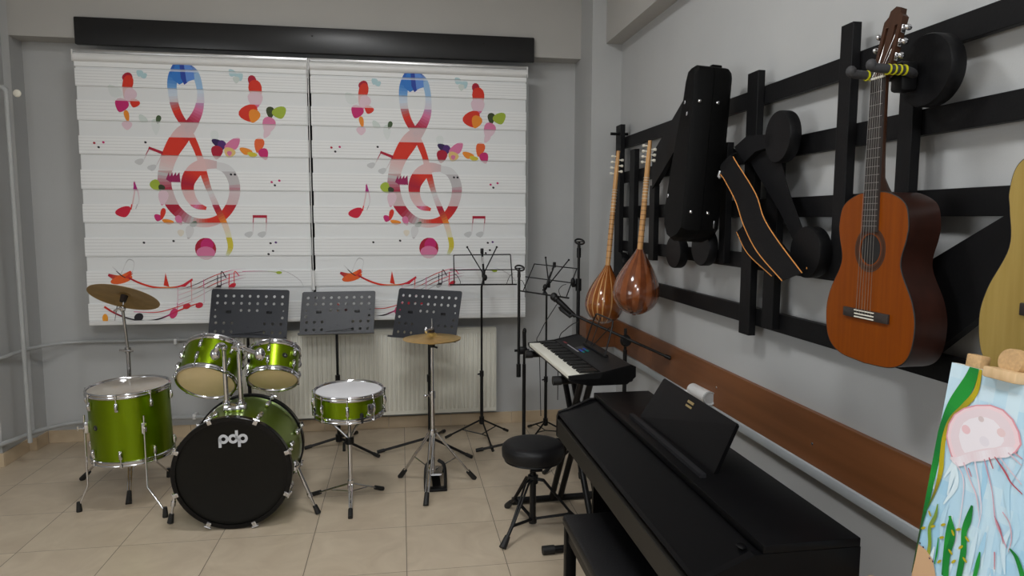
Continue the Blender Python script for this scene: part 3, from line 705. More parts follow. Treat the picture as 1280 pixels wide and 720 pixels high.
# cymbal stand at left
cc = V((-1.618,4.334,1.138))
cy, CT = cymbal('crash_cymbal', 'dull bronze cymbal tilted on the chrome stand at left', cc, (.153,.546,1), .195, BRASSD)
c = V((-1.613,4.334,0))
t = thing('cymbal_stand', 'straight chrome cymbal stand behind the floor tom', 'drum stand', (c.x,c.y,0))
n_ = V((.153,.546,1)).normalized(); tp = cc-n_*.045; el = V((-1.622,4.31,1.07))
b = MB(); b.cyl(c+V((0,0,.12)), c+V((0,0,.52)), .014, 14); b.build('lower_tube', CHROME, t)
zc = 0.82
b = MB(); b.cyl(c+V((0,0,.5)), c+V((0,0,zc)), .0115, 12); b.cyl(c+V((0,0,zc-.02)), c+V((0,0,zc+.015)), .017, 12); b.tube([c+V((-.04,-.02,zc)),c+V((.035,-.02,zc-.008))], .006, 8); b.build('middle_tube', DCHROME, t)
b = MB(); b.cyl(c+V((0,0,zc)), el, .0085, 12); b.build('upper_tube', DCHROME, t)
b = MB(); b.ball(el, .019, (1,.8,1.1), 12); b.tube([el+V((-.04,-.02,-.012)), el+V((0,-.02,.006)), el+V((.02,-.02,-.004))], .006, 8); b.cyl(el, tp+n_*.07, .005, 8); b.build('tilter', CHROME, t)
b = MB(); b.lathe([(0,-.035),(.017,-.035),(.021,.006),(0,.006)], frame(cc,n_), 16); b.lathe([(0,.032),(.016,.032),(.016,.045),(0,.045)], frame(cc,n_), 16); b.build('felt_washer', FELT, t)
h = c+V((0,0,.36)); low = c+V((0,0,.12))
b = MB(); b.cyl(h-V((0,0,.02)), h+V((0,0,.02)), .022, 14); b.cyl(low-V((0,0,.012)), low+V((0,0,.012)), .018, 12); b.build('leg_collar', CHROME, t)
for fx, fy in ((-1.528,4.003),(-1.942,4.426),(-1.36,4.58)):
    f = V((fx,fy,.012)); d = (f-h).normalized(); s = V((-d.y,d.x,0)).normalized()*.012
    b = MB()
    for sg in (-1, 1): b.tube([h+V((d.x,d.y,0))*.03+s*sg, f+s*sg*.4-d*.03], .0055, 8); b.tube([low+s*sg, h*.35+f*.65+s*sg*.5], .004, 8)
    lg = b.build('leg', CHROME, t)
    b = MB(); b.cyl(f-d*.065, f+d*.012, .012, 10, .017); b.build('rubber_foot', RUBBER, lg)


# ------------------------------------------------------------------ music stands with perforated desks
def tripod(t, hub, feet, r, m, hr=.02, foot_r=None):
    b = MB(); b.cyl(hub-V((0,0,.025)), hub+V((0,0,.025)), hr, 14); b.build('leg_hub', m, t)
    for fx, fy in feet:
        f = V((fx,fy,.012)); d = (f-hub).normalized()
        b = MB(); b.tube([hub+V((d.x,d.y,0))*.012, f-d*.02], r, 8); lg = b.build('leg', m, t)
        b = MB(); b.cyl(f-d*.045, f+d*.006, foot_r or r*1.4, 10); b.build('rubber_foot', RUBBER, lg)
def desk_stand(label, TL, TR, BL, pole, feet, hubz):
    TL, TR, BL = V(TL), V(TR), V(BL)
    ux = TR-TL; vy = BL-TL; w, h = ux.length, vy.length; nx = ux.normalized(); ny = vy.normalized(); nn = nx.cross(ny).normalized()
    if nn.y > 0: nn = -nn
    t = thing('music_stand', label, 'music stand', (pole[0],pole[1],0), 'music stands with perforated black desks')
    P = lambda u, v: TL+nx*(u*w)+ny*(v*h)
    c = .045; out = []
    for (cu, cv, a0) in ((c*h/w, c, PI), (1-c*h/w, c, 1.5*PI)):
        for k in range(5):
            a = a0+k*PI/8; out.append(P(cu+math.cos(a)*c*h/w, cv+math.sin(a)*c))
    out += [P(1,1), P(0,1)]
    holes = []
    def hole(u, v, r=.0098):
        if u*w > 1: return
        holes.append([P(u,v)+nx*(r*math.cos(2*PI*k/14))+ny*(r*math.sin(2*PI*k/14)) for k in range(14)])
    for k in range(9):
        for v in (.145, .295): hole(.085+k*.104, v)
    for k in (3,4,5): hole(.085+k*.104, .44)
    for k in (0, 8): hole(.065+k*.109, .44, .006); hole(.07+k*.1075, .58)
    for k in (0,1,2,6,7,8):
        for v in (.71, .885): hole(.085+k*.104, v)
    b = MB(); b.holed(out, holes, -nn*.0016); dk = b.build('desk', DESKM, t, smooth=False)
    b = MB(); b.prism([P(-.01,1),P(1.01,1),P(1.01,1)+nn*.05,P(-.01,1)+nn*.05], ny*.003); b.prism([P(-.01,1)+nn*.048,P(1.01,1)+nn*.048,P(1.01,1)+nn*.05,P(-.01,1)+nn*.05], -ny*.01); b.build('lip', DESKM, t, smooth=False)
    for u in (.24, .76):
        b = MB(); b.box(P(u,.475)+nn*.003, (.034,.008,.016), rot3(nn,nx).inverted() if False else M((nx,nn,ny)).transposed(), .002); b.build('hinge', BLKM, t)
    b = MB(); b.tube(bez([P(.27,.97)+nn*.012, P(.42,.93)+nn*.018, P(.6,.9)+nn*.018, P(.72,.86)+nn*.012], 5), .0016, 6); b.tube(bez([P(.35,.975)+nn*.02, P(.55,.94)+nn*.025, P(.78,.95)+nn*.02], 5), .0016, 6); b.build('page_clip', BLKM, t)
    back = P(.5,.62)-nn*.05
    b = MB(); b.tube([P(.5,.5)-nn*.004, back, P(.5,.8)-nn*.004], .008, 8); b.box(back, (.04,.03,.05), None, .008); b.build('tilt_bracket', BLKM, t)
    top = V((pole[0],pole[1],back.z)); hub = V((pole[0],pole[1],hubz))
    b = MB(); b.tube([hub, V((pole[0],pole[1],hubz+.42))], .0125, 12); b.build('lower_pole', BLKM, t)
    b = MB(); b.tube([V((pole[0],pole[1],hubz+.4)), top-V((0,0,.05)), back], .009, 12); b.build('upper_pole', BLKM, t)
    b = MB(); b.cyl(V((pole[0],pole[1],hubz+.4)), V((pole[0],pole[1],hubz+.45)), .017, 12); b.build('collar', BLKM, t)
    tripod(t, hub, feet, .0095, BLKM, .024, .0125)
    return t
desk_stand('black perforated music stand behind the two toms, leftmost of three', (-1.263, 4.86, 1.126), (-0.736, 4.711, 1.126), (-1.277, 4.77, 0.814), (-1.043,4.86), ((-1.28,4.72),(-.72,4.70),(-1.0,5.09)), .05)
desk_stand('black perforated music stand behind the snare drum, middle of three', (-0.675, 4.86, 1.096), (-0.18, 4.877, 1.096), (-0.691, 4.77, 0.81), (-0.449,4.84), ((-.675,4.797),(-.168,4.557),(-.345,5.10)), .06)
desk_stand('black perforated music stand behind the hi-hat, turned and rightmost of three', (-0.016, 4.8, 1.121), (0.4, 4.535, 1.121), (-0.069, 4.74, 0.789), (0.184,4.72), ((-.173,4.638),(.448,4.448),(.303,5.04)), .07)

# ------------------------------------------------------------------ folding wire music stands
def wire_stand(label, TL, TR, ML, MR, BL, BR, lipl, lipr, arm1, arm2, clip, pole, hubz, kz, feet):
    TL, TR, ML, MR, BL, BR, lipl, lipr, arm1, arm2, clip = [V(q) for q in (TL, TR, ML, MR, BL, BR, lipl, lipr, arm1, arm2, clip)]
    t = thing('folding_music_stand', label, 'music stand', (pole[0],pole[1],0), 'folding wire music stands')
    r = .0042
    for n, a, c in (('top_bar',TL,TR),('middle_bar',ML,MR),('lower_bar',lipl,lipr)):
        b = MB(); b.tube([a, c], r if n != 'lower_bar' else .006, 6); b.build(n, BLKM, t)
    for a, c in ((TL,BL),(TR,BR)):
        b = MB(); b.tube([a, c], r, 6); b.build('side_bar', BLKM, t)
    mid = (ML+MR)/2; low = (lipl+lipr)/2; fwd = (low-clip).cross(TR-TL).normalized()
    if fwd.y > 0: fwd = -fwd
    for a in (arm1, arm2):
        b = MB(); b.tube([mid+fwd*-.004-V((0,0,.03)), a], .0045, 6); b.ball(a, .008, n=8); b.build('spread_arm', BLKM, t)
    b = MB(); b.tube([clip, mid, low], .008, 6); b.box(clip, (.022,.02,.04), None, .004); b.box(mid-V((0,0,.03)), (.024,.024,.05), None, .005); b.build('spine', BLKM, t)
    b = MB(); b.box((clip+mid)/2+fwd*.01, (.012,.004,.05)); b.build('spring_plate', ALU, t)
    for s, a in ((-1, lipl), (1, lipr)):
        q = a*.7+low*.3
        b = MB(); b.tube(bez([q, q+fwd*.03+V((0,0,.02)), q+fwd*.02+V((s*.02,0,.06)), q+fwd*.01+V((s*.04,0,.075))], 5), .0022, 6); b.build('page_holder', BLKM, t)
    p = V((pole[0],pole[1],0)); top = V((pole[0],pole[1],low.z+.0))
    hub = p+V((0,0,hubz))
    b = MB(); b.cyl(p+V((0,0,hubz-.03)), p+V((0,0,kz)), .0115, 12); b.build('lower_pole', BLKM, t)
    b = MB(); b.tube([p+V((0,0,kz)), top-V((0,0,.02)), low+V((0,0,.03))], .0075, 10); b.build('upper_pole', BLKM, t)
    b = MB(); b.cyl(p+V((0,0,kz-.02)), p+V((0,0,kz+.02)), .015, 12); b.tube([p+V((-.012,-.01,kz)), p+V((-.03,-.02,kz))], .006, 8); b.build('clamp_knob', BLKM, t)
    b = MB(); b.ball(low+V((.01,-.012,.05)), .016, (1,1,1.4), 10); b.build('tilt_knob', BLKM, t)
    tripod(t, hub, feet, .0065, BLKM, .018, .010)
    for fx, fy in feet:
        b = MB(); b.tube([p+V((0,0,.05)), hub*.45+V((fx,fy,.012))*.55], .004, 6); b.build('leg_brace', BLKM, t)
wire_stand('folding wire music stand with open frame before the right blind', (0.363, 4.8, 1.348), (0.766, 4.8, 1.351), (0.333, 4.78, 1.245), (0.809, 4.78, 1.244), (0.364, 4.76, 1.143), (0.775, 4.76, 1.141), (0.331, 4.755, 1.144), (0.805, 4.755, 1.141), (0.459, 4.8, 1.403), (0.668, 4.8, 1.403), (0.563, 4.8, 1.375), (0.56,4.8), 0.155, 0.497, ((.307,4.886),(.774,4.979),(.608,4.552)))
wire_stand('folding wire music stand turned sideways, right of the blinds behind keyboard', (0.969, 4.95, 1.272), (1.162, 4.453, 1.272), (0.895, 4.9, 1.182), (1.121, 4.366, 1.182), (0.867, 4.84, 1.086), (1.085, 4.423, 1.086), (0.843, 4.84, 1.086), (1.083, 4.348, 1.086), (1.043, 4.9, 1.321), (1.192, 4.8, 1.309), (1.109, 4.9, 1.268), (1.035,4.82), 0.116, 0.435, ((.955,5.06),(.90,4.70),(1.28,4.66)))

# ------------------------------------------------------------------ microphone stands
def mic_clip(t, top, yaw=0):
    b = MB(); R = M.Rotation(yaw, 3, 'Z') @ M.Rotation(.75, 3, 'X')
    pts = [top+R @ V((.032*math.cos(2*PI*k/20), .024*math.sin(2*PI*k/20), .014)) for k in range(20)]
    b.tube(pts, .006, 8, closed=True); b.tube([pts[3]*.5+pts[13]*.5, top, top-V((0,0,.05))], [.006,.009,.012], 10); b.tube([pts[0], pts[10]], .004, 6)
    b.build('microphone_clip', RUBBER, t)
# straight pole with boom folded down beside it
ym = 4.50
p = V((0.815,ym,0)); ax = 0.77
t = thing('microphone_stand', 'microphone stand with boom folded beside its pole, left of keyboard', 'microphone stand', (p.x,p.y,0), 'black microphone stands')
b = MB(); b.cyl(p+V((0,0,.04)), p+V((0,0,0.622)), .0125, 12); b.build('lower_pole', BLKM, t)
b = MB(); b.cyl(p+V((0,0,.4)), p+V((0,0,0.842)), .009, 12); b.build('upper_pole', BLKM, t)
zz = 0.72
b = MB(); b.box(p+V((-.015,-.02,zz-.0)), (.06,.05,.05), None, .012); b.tube([p+V((-.07,-.02,zz)), p+V((.03,-.02,zz))], .009, 10); b.ball(p+V((-.0,-.01,zz+.13)), .014, (1,1,1.6), 10); b.tube([p+V((0,-.012,zz+.02)), p+V((-.004,-.015,zz+.13))], .013, 10); b.build('boom_clamp', BLKM, t)
b = MB(); b.cyl(V((ax,4.46,0.544)), V((ax,4.46,0.632)), .0155, 12); b.cyl(V((ax,4.46,0.605)), V((ax,4.46,1.247)), .0095, 12); b.build('boom_arm', BLKM, t)
mic_clip(t, V((ax,4.46,1.268)), .3)
tripod(t, p+V((0,0,.09)), ((.499,4.569),(.90,4.25),(1.0,4.72)), .009, BLKM, .022, .013)
# tall straight stand behind the keyboard
p = V((1.15,4.36,0))
t = thing('microphone_stand', 'tall straight microphone stand without microphone, behind the keyboard', 'microphone stand', (p.x,p.y,0), 'black microphone stands')
b = MB(); b.cyl(p+V((0,0,.05)), p+V((0,0,1.166)), .0125, 12); b.build('lower_pole', BLKM, t)
b = MB(); b.cyl(p+V((0,0,.9)), p+V((0,0,1.435)), .009, 12); b.cyl(p+V((0,0,1.351)), p+V((0,0,1.414)), .0145, 12); b.build('upper_pole', BLKM, t)
zz = 1.172
b = MB(); b.cyl(p+V((0,0,zz-.04)), p+V((0,0,zz+.04)), .02, 12); b.tube([p, p] if False else [p+V((0,0,zz)), p+V((-.045,-.01,zz-.005))], .011, 10); b.ball(p+V((-.04,-.01,zz+.02)), .016, (1,1,1.8), 10); b.build('clamp', BLKM, t)
mic_clip(t, p+V((0,0,1.445)), .2)
tripod(t, p+V((0,0,.09)), ((.872,4.09),(1.08,3.98),(1.25,4.62)), .009, BLKM, .022, .013)
# boom stand with the microphone
p = V((1.316,3.88,0)); piv = V((1.311, 3.86, 0.883))
t = thing('microphone_stand', 'boom microphone stand with long angled arm, between keyboard and wall', 'microphone stand', (p.x,p.y,0), 'black microphone stands')
b = MB(); b.cyl(p+V((0,0,.04)), p+V((0,0,piv.z-.06)), .0125, 12); b.build('lower_pole', BLKM, t)
b = MB(); b.cyl(p+V((0,0,.5)), p+V((0,0,piv.z+.07)), .009, 12); b.build('upper_pole', BLKM, t)
e1 = V((1.033, 4.04, 1.021)); e2 = V((1.518, 3.68, 0.809))
b = MB(); b.ball(piv, .034, (1,.7,1.1), 14); b.cyl(piv+V((0,-.03,0)), piv+V((0,.03,0)), .026, 14); b.build('boom_clamp', BLKM, t)
d = (e2-e1).normalized()
b = MB(); b.cyl(e1, e2, .0085, 12); b.cyl(e2-d*.03, e2+d*.004, .012, 12); b.build('boom_arm', BLKM, t)
mh = V((0.927, 4.1, 1.125)); mt = V((1.017, 4.06, 1.039)); md = (mt-mh).normalized()
b = MB(); b.tube([e1, e1-d*.02+V((0,0,-.02)), mt*.5+mh*.5-V((0,0,.035)), mt*.45+mh*.55-V((0,0,.02))], [.01,.012,.014,.018], 10); b.build('microphone_clip', RUBBER, t)
tripod(t, p+V((0,0,.09)), ((1.10,3.62),(1.42,3.64),(1.33,4.2)), .009, BLKM, .022, .013)
t = thing('microphone', 'black ball-headed microphone clipped to the boom arm', 'microphone', mh)
b = MB(); b.ball(mh, .024, (1,1,1.1), 18); b.build('grille', mat('dark mesh grille', (.02,.02,.021), .5, .4, .5, 400), t)
b = MB(); b.lathe([(.021,0),(.0235,.006),(.0235,.012),(.020,.016)], frame(mh+md*.012, md), 20); b.build('grille_band', BLKM, t)
b = MB(); b.tube([mh+md*.02, mh+md*.06, mh+md*.17, mh+md*.18], [.019,.018,.0125,.011], 16); b.build('handle', BLKM, t)
me_ = mh+md*.18
b = MB(); b.tube(bez([me_, me_+V((.02,.0,-.03)), V((1.049, 4.1, 0.953)), V((1.028, 4.2, 0.902)), V((1.003, 4.25, 0.853)), V((0.994, 4.25, 0.748)), V((0.992, 4.25, 0.432))], 6), .0028, 6)
tag(b.build('microphone_cable', RUBBER, None, tuple(me_)), 'thin black cable hanging from the microphone behind the keyboard', 'cable')
b = MB(); b.tube(bez([V((1.09, 4.7, 1.009)), V((1.054, 4.72, 0.944)), V((0.977, 4.6, 0.883)), V((0.897, 4.4, 0.84)), V((0.841, 4.2, 0.839)), V((0.868, 4.25, 0.752)), V((0.892, 4.3, 0.315))], 6), .0028, 6)
tag(b.build('stand_cable', RUBBER, None, (1.09, 4.7, 1.009)), 'thin dark cable drooping from folding stand to far keyboard end', 'cable')


# ------------------------------------------------------------------ electric keyboard on a crossed-leg stand
KO = V((0.727, 3.864, 0.885)); KD = V((0.0311, -0.9995, 0.0)); KW_ = V((0.9995, 0.0311, 0.0)); KL = 0.8814; KW = 0.3159
KO = KO-KD*.006
def K(s, w, z): return KO+KD*s+KW_*w+V((0,0,z))
KR = M((KD, KW_, V((0,0,1)))).transposed()
t = thing('keyboard', 'black electric keyboard with white keys on a crossed-leg stand', 'keyboard', K(KL/2,KW/2,-.048))
b = MB()
# body: lower tray plus rear housing with a sloping panel
b.prism([K(0,.0,-.024),K(0,.0,-.018),K(0,.15,-.014),K(0,.155,.012),K(0,KW*.93,.042),K(0,KW,.032),K(0,KW,-.012),K(0,KW-.04,-.046),K(0,.09,-.046)], KD*KL)
b.build('body', KEYB, t, ang=25)
for s in (.0, KL-.014):
    b = MB(); b.prism([K(s,-.004,-.015),K(s,-.004,.001),K(s,.15,.014),K(s,KW*.93,.045),K(s,KW+.002,.034),K(s,KW+.002,-.014),K(s,KW-.04,-.048),K(s,.088,-.048)], KD*.014); b.build('end_cheek', KEYB, t, ang=25)
b = MB()
def panel(s0, s1, w0, w1, dz=.0006):
    zz = lambda w: .012+(w-.155)/(KW*.93-.155)*.030+dz
    return [K(s0,w0,zz(w0)),K(s1,w0,zz(w0)),K(s1,w1,zz(w1)),K(s0,w1,zz(w1))]
b.face(panel(.05,KL-.05,.163,KW*.6)); b.build('control_panel', KEYP, t, smooth=False)
b = MB(); b.face(panel(.30,.44,.19,.235,.0012)); b.build('display', BKEY, t, smooth=False)
for k in range(8):
    b = MB(); b.box((panel(.22,.22,.178,.178,.003)[0]+KD*(k*.026)), (.018,.007,.004), KR, .001); b.build('button', GREYB, t)
for k in range(4):
    for r in range(2):
        b = MB(); b.box(panel(.38,.38,.196+r*.022,.2,.003)[0]+KD*(k*.022), (.016,.012,.004), KR, .001); b.build('button', BLUEB if k < 3 and r == 0 else TEALB if k > 1 else BLUEB, t)
b = MB(); b.box(panel(.13,.13,.185,.2,.001)[0], (.06,.016,.001), KR); b.build('panel_print', REDB, t, smooth=False)
n = 36; st = (KL-.028)/n; s0 = .014
for k in range(n):
    b = MB(); b.box(K(s0+(k+.5)*st,.072,-.009), (st-.0012,.142,.018), KR, .0015); b.build('white_key', WKEY, t)
for k in range(n):
    if k % 7 in (0,1,3,4,5) and k < n-1:
        b = MB(); c = K(s0+(k+1)*st,.105,.004); w = st*.29
        b.prism([c-KD*w+KW_*-.045+V((0,0,-.006)),c-KD*w+KW_*-.040+V((0,0,.007)),c-KD*w+KW_*.045+V((0,0,.007)),c-KD*w+KW_*.045+V((0,0,-.006))], KD*(2*w)); b.build('black_key', BKEY, t)
# wire music rest
zp = .043
pts = [V((1.032, 3.647, 0.95))]
def rst(s, h): return K(s, KW*.80+h*.30, zp+h)
b = MB(); b.tube(bez([rst(.30,-.01),rst(.31,.10),rst(.325,.155),rst(.35,.165),rst(.57,.165),rst(.60,.155),rst(.615,.10),rst(.63,-.01)], 5), .0042, 8)
b.tube([rst(.39,0),rst(.41,.165)], .0025, 6); b.tube([rst(.41,.0),rst(.58,.13)], .0025, 6)
b.build('music_rest', BLKM, t)
b = MB(); b.box(K(.465,KW*.80,zp-.004), (.36,.022,.012), KR, .002); b.build('rest_slot', KEYB, t)

# crossed-leg keyboard stand
zA = .795

nA = V((0.728, 3.2, 0.817)); fA = V((0.713, 3.863, 0.817)); fF = V((0.609, 3.671, 0.02)); nF = V((0.659, 3.076, 0.02))
t = thing('keyboard_stand', 'black crossed-leg metal stand under the electric keyboard', 'keyboard stand', ((fF.x+.23),(fF.y+nF.y)/2,0))
ux = V((KW_.x,KW_.y,0))
for p, L_ in ((nA,.40),(fA,.40)):
    b = MB(); b.cyl(p, p+ux*L_, .019, 14); ar = b.build('support_arm', BLKM, t)
    for q in (p, p+ux*L_):
        b = MB(); b.cyl(q-ux*.006, q+ux*.035 if q == p else q-ux*.035, .0225, 14); b.build('rubber_grip', RUBBER, ar)
for p, L_ in ((fF,.47),(nF,.47)):
    b = MB(); b.cyl(p, p+ux*L_, .018, 14); ft_ = b.build('foot_bar', BLKM, t)
    for q, sg in ((p,1),(p+ux*L_,-1)):
        b = MB(); b.cyl(q-ux*sg*.008, q+ux*sg*.05, .0215, 14, .0225); b.build('rubber_foot', RUBBER, ft_)
for a, c in (((fF+ux*.22),(nA+ux*.14)),((nF+ux*.26),(fA+ux*.20))):
    b = MB(); b.cyl(a, c, .0165, 12); b.build('leg', BLKM, t)
    b = MB(); b.cyl(a+ux*.05, c+ux*.05, .0165, 12); b.build('leg', BLKM, t)
mid = (fF+ux*.22+nA+ux*.14)/2
b = MB(); b.cyl(mid-ux*.05, mid+ux*.14, .03, 16); b.build('pivot', BLKM, t)

# ------------------------------------------------------------------ round stool
c = V((.658,3.36,0))
t = thing('round_stool', 'round black padded stool on a tripod beside the piano', 'stool', (c.x,c.y,0))
R_ = .162; zt = .455
b = MB(); b.lathe([(0,zt+.006),(R_*.7,zt+.005),(R_*.9,zt),(R_*.98,zt-.012),(R_,zt-.026),(R_*.99,zt-.062),(R_*.95,zt-.073),(0,zt-.075)], M.Translation(c), 48); b.build('seat', VINYL, t)
b = MB(); b.lathe([(R_*.9,zt-.073),(R_*.92,zt-.085),(0,zt-.085)], M.Translation(c), 40); b.build('seat_base', BLKM, t)
b = MB(); b.cyl(c+V((0,0,.03)), c+V((0,0,.30)), .0165, 14); b.cyl(c+V((0,0,.03)), c+V((0,0,.06)), .021, 14); b.build('lower_post', BLKM, t)
b = MB(); b.cyl(c+V((0,0,.28)), c+V((0,0,zt-.09)), .012, 14); b.tube([c+V((-.02,-.02,.315)), c+V((.045,-.02,.315))], .007, 8); b.build('upper_post', BLKM, t)
h = c+V((0,0,.265))
b = MB(); b.cyl(h-V((0,0,.02)), h+V((0,0,.02)), .027, 14); b.build('leg_collar', BLKM, t)
for fx, fy in ((.475,3.161),(.57,3.626),(.93,3.30)):
    f = V((fx,fy,.015)); d = (f-h).normalized(); o = V((d.x,d.y,0)).normalized()
    s = V((-o.y,o.x,0))*.009
    b = MB()
    k = h*.28+f*.72
    for sg in (-1, 1):
        b.tube([h+o*.02+s*sg, h+o*.055-V((0,0,.006))+s*sg, k+s*sg*.5], .0058, 8); b.tube([c+V((0,0,.05))+s*sg*.6, k+s*sg*.6], .005, 8)
    b.tube([k-d*.02, f-d*.03], .0095, 8); lg = b.build('leg', BLKM, t)
    b = MB(); b.cyl(f-d*.05, f+d*.012, .014, 10, .019); b.build('rubber_foot', RUBBER, lg)

# ------------------------------------------------------------------ digital piano
Y0, Y1 = 1.40, 2.815
XF, XL, XS, XB = .652, .806, .825, 1.066
ZF0, ZF1, ZL, ZT = .672, .775, .826, .853
t = thing('digital_piano', 'black upright digital piano with closed lid, filling the right foreground', 'piano', ((XF+XB)/2,(Y0+Y1)/2,0))
b = MB(); b.box(((XS+XB)/2-.004,(Y0+Y1)/2,ZT-.011), (XB-XS+.008,Y1-Y0,.022), None, .003); b.build('top_board', PIANO, t)
b = MB(); b.prism([(XF+.012,Y0+.012,ZF1-.018),(XF+.004,Y0+.012,ZF1-.006),(XF+.012,Y0+.012,ZF1+.003),(XF+.05,Y0+.012,ZF1+.012),(XL+.02,Y0+.012,ZL+.001),(XL+.02,Y0+.012,ZL-.016),(XF+.05,Y0+.012,ZF1-.006)], (0,Y1-Y0-.024,0)); b.build('keyboard_lid', PIANO, t, ang=20)
b = MB(); b.box((XF+.011,(Y0+Y1)/2,(ZF0+ZF1)/2-.012), (.022,Y1-Y0-.004,ZF1-ZF0-.028), None, .002); b.build('front_rail', PFRONT, t, smooth=False)
b = MB(); b.box(((XF+XB)/2+.02,(Y0+Y1)/2,ZF0+.013), (XB-XF-.06,Y1-Y0-.05,.026)); b.build('key_bed', PIANO, t, smooth=False)
b = MB(); b.box((XS+.004,(Y0+Y1)/2,ZL+.006), (.012,Y1-Y0-.03,.034)); b.build('fascia', PIANO, t, smooth=False)
for y, sg in ((Y0,1),(Y1,-1)):
    b = MB(); b.prism([(XF,y,ZF0-.002),(XF,y,ZF1-.018),(XF+.008,y,ZF1+.004),(XF+.05,y,ZF1+.016),(XL-.01,y,ZL+.004),(XS,y,ZT-.022),(XB,y,ZT-.022),(XB,y,.0),(XB-.25,y,.0),(XB-.25,y,ZF0-.03),(XB-.29,y,ZF0-.002)], (0,sg*.022,0)); b.build('side_panel', PIANO, t, ang=20)
    b = MB(); b.box(((XS+XB)/2-.02,y+sg*.024,.022), (XB-XS,.045,.044), None, .006); b.build('base_foot', PIANO, t)
b = MB(); b.box((XB-.012,(Y0+Y1)/2,.40), (.012,Y1-Y0-.05,.62)); b.build('back_panel', PIANO, t, smooth=False)
b = MB(); b.box((XB-.13,(Y0+Y1)/2,.10), (.06,Y1-Y0-.06,.09), None, .004); b.build('pedal_board', PIANO, t)
for k in (-1, 0, 1):
    b = MB(); b.tube([(XB-.15,(Y0+Y1)/2+k*.075,.075),(XB-.22,(Y0+Y1)/2+k*.075,.065),(XB-.28,(Y0+Y1)/2+k*.075,.05)], [.008,.011,.014], 10); b.build('pedal', mat('brass pedal', sl(170,140,70), .25, 1.), t)
# music rest
r0, r1 = V((.890,2.434,ZT)), V((.904,1.837,ZT)); r2, r3 = V((0.979, 2.425, 1.003)), V((0.975, 1.845, 1.001))
nn = (r2-r0).cross(r1-r0).normalized()
if nn.x > 0: nn = -nn
b = MB()
b.prism([r0, r0*.03+r2*.97, r2*.985+r3*.015, r3*.985+r2*.015, r1*.03+r3*.97, r1], -nn*.012); mr = b.build('music_rest', PIANO, t, smooth=False)
b = MB(); b.prism([(.850,2.44,ZT),(.868,2.44,ZT),(.868,1.812,ZT),(.850,1.812,ZT)], (0,0,.012)); b.build('rest_ledge', KEYP, t, smooth=False)
up = ((r2-r0)+(r3-r1)).normalized(); al = (r3-r2).normalized(); cL = (r2+r3)/2-up*.028-al*.012
b = MB()
for row, (wd, hh) in enumerate(((.048,.009),(.046,.007))):
    x = 0
    for q in (.006,.005,.007,.004,.006,.007):
        o = cL+al*(x-.022)-up*(row*.014)
        b.prism([o, o+al*q, o+al*q+up*hh, o+up*hh], nn*.004); x += q+.0018
b.build('lettering', GOLD, mr, smooth=False)
b = MB(); b.ball((XL-.012,Y0+.06,ZL-.002), .012, (1,1.3,.35), 12); b.build('lid_stop', PIANO, t)

# ------------------------------------------------------------------ piano bench
bx0, bx1, by0, by1, bz = .584, .905, 1.76, 2.412, .50
t = thing('piano_bench', 'low black padded piano bench pushed under the piano', 'bench', ((bx0+bx1)/2,(by0+by1)/2,0))
b = MB(); b.box(((bx0+bx1)/2,(by0+by1)/2,bz-.022), (bx1-bx0,by1-by0,.044), None, .014); b.build('seat', VINYL, t)
b = MB()
for (c_, d_) in ((((bx0+bx1)/2,by0+.022,bz-.066),(bx1-bx0-.03,.018,.044)),(((bx0+bx1)/2,by1-.022,bz-.066),(bx1-bx0-.03,.018,.044)),((bx0+.022,(by0+by1)/2,bz-.066),(.018,by1-by0-.03,.044)),((bx1-.022,(by0+by1)/2,bz-.066),(.018,by1-by0-.03,.044))): b.box(c_, d_)
b.build('apron', PIANO, t, smooth=False)
for x in (bx0+.026, bx1-.026):
    for y in (by0+.026, by1-.026):
        b = MB(); b.box((x,y,(bz-.045)/2), (.04,.04,bz-.045), None, .004); b.build('leg', PIANO, t)
for y in (by0+.026, by1-.026):
    b = MB(); b.box(((bx0+bx1)/2,y,.14), (bx1-bx0-.08,.02,.035)); b.build('stretcher', PIANO, t, smooth=False)


# ------------------------------------------------------------------ music-staff rack on the right wall
t = thing('music_staff_rack', 'black wooden wall rack shaped like music staff lines and notes', 'wall rack', (W-.03,2.8,1.1))
XR = W-.05
for z0, z1 in ((2.08,2.153),(1.846,1.921),(1.612,1.688),(1.388,1.457),(1.149,1.225)):
    b = MB(); b.box((W-.037,2.40,(z0+z1)/2), (.026,4.36,z1-z0), None, .002); b.build('staff_rail', RACK, t, smooth=False)
for y0, y1, z0, z1 in ((4.485,4.60,1.2,2.235),(4.195,4.30,1.22,2.045),(3.835,3.93,1.36,1.80),(2.69,2.79,1.107,2.216),(2.505,2.60,1.163,1.90),(2.09,2.165,1.40,2.245),(1.80,1.87,1.16,2.02),(3.22,3.29,1.40,1.75),(2.94,3.01,1.40,1.95)):
    b = MB(); b.box((W-.067,(y0+y1)/2,(z0+z1)/2), (.032,y1-y0-.012,z1-z0), None, .002); b.build('note_stem', RACK, t, smooth=False)
for y, z, ry, rz in ((2.45,1.915,.092,.098),(1.715,2.008,.098,.098),(2.235,1.487,.094,.092),(3.43,1.432,.10,.086),(3.10,1.470,.10,.09),(4.345,1.318,.095,.068)):
    b = MB(); b.lathe([(0,.0),(.97,.0),(1.,.006),(1.,.040),(.97,.046),(0,.046)], M.Translation((W-.084,y,z)) @ M.Rotation(-PI/2,4,'Y') @ M.Diagonal((rz,ry,1,1)), 40); b.build('note_head', RACK, t)
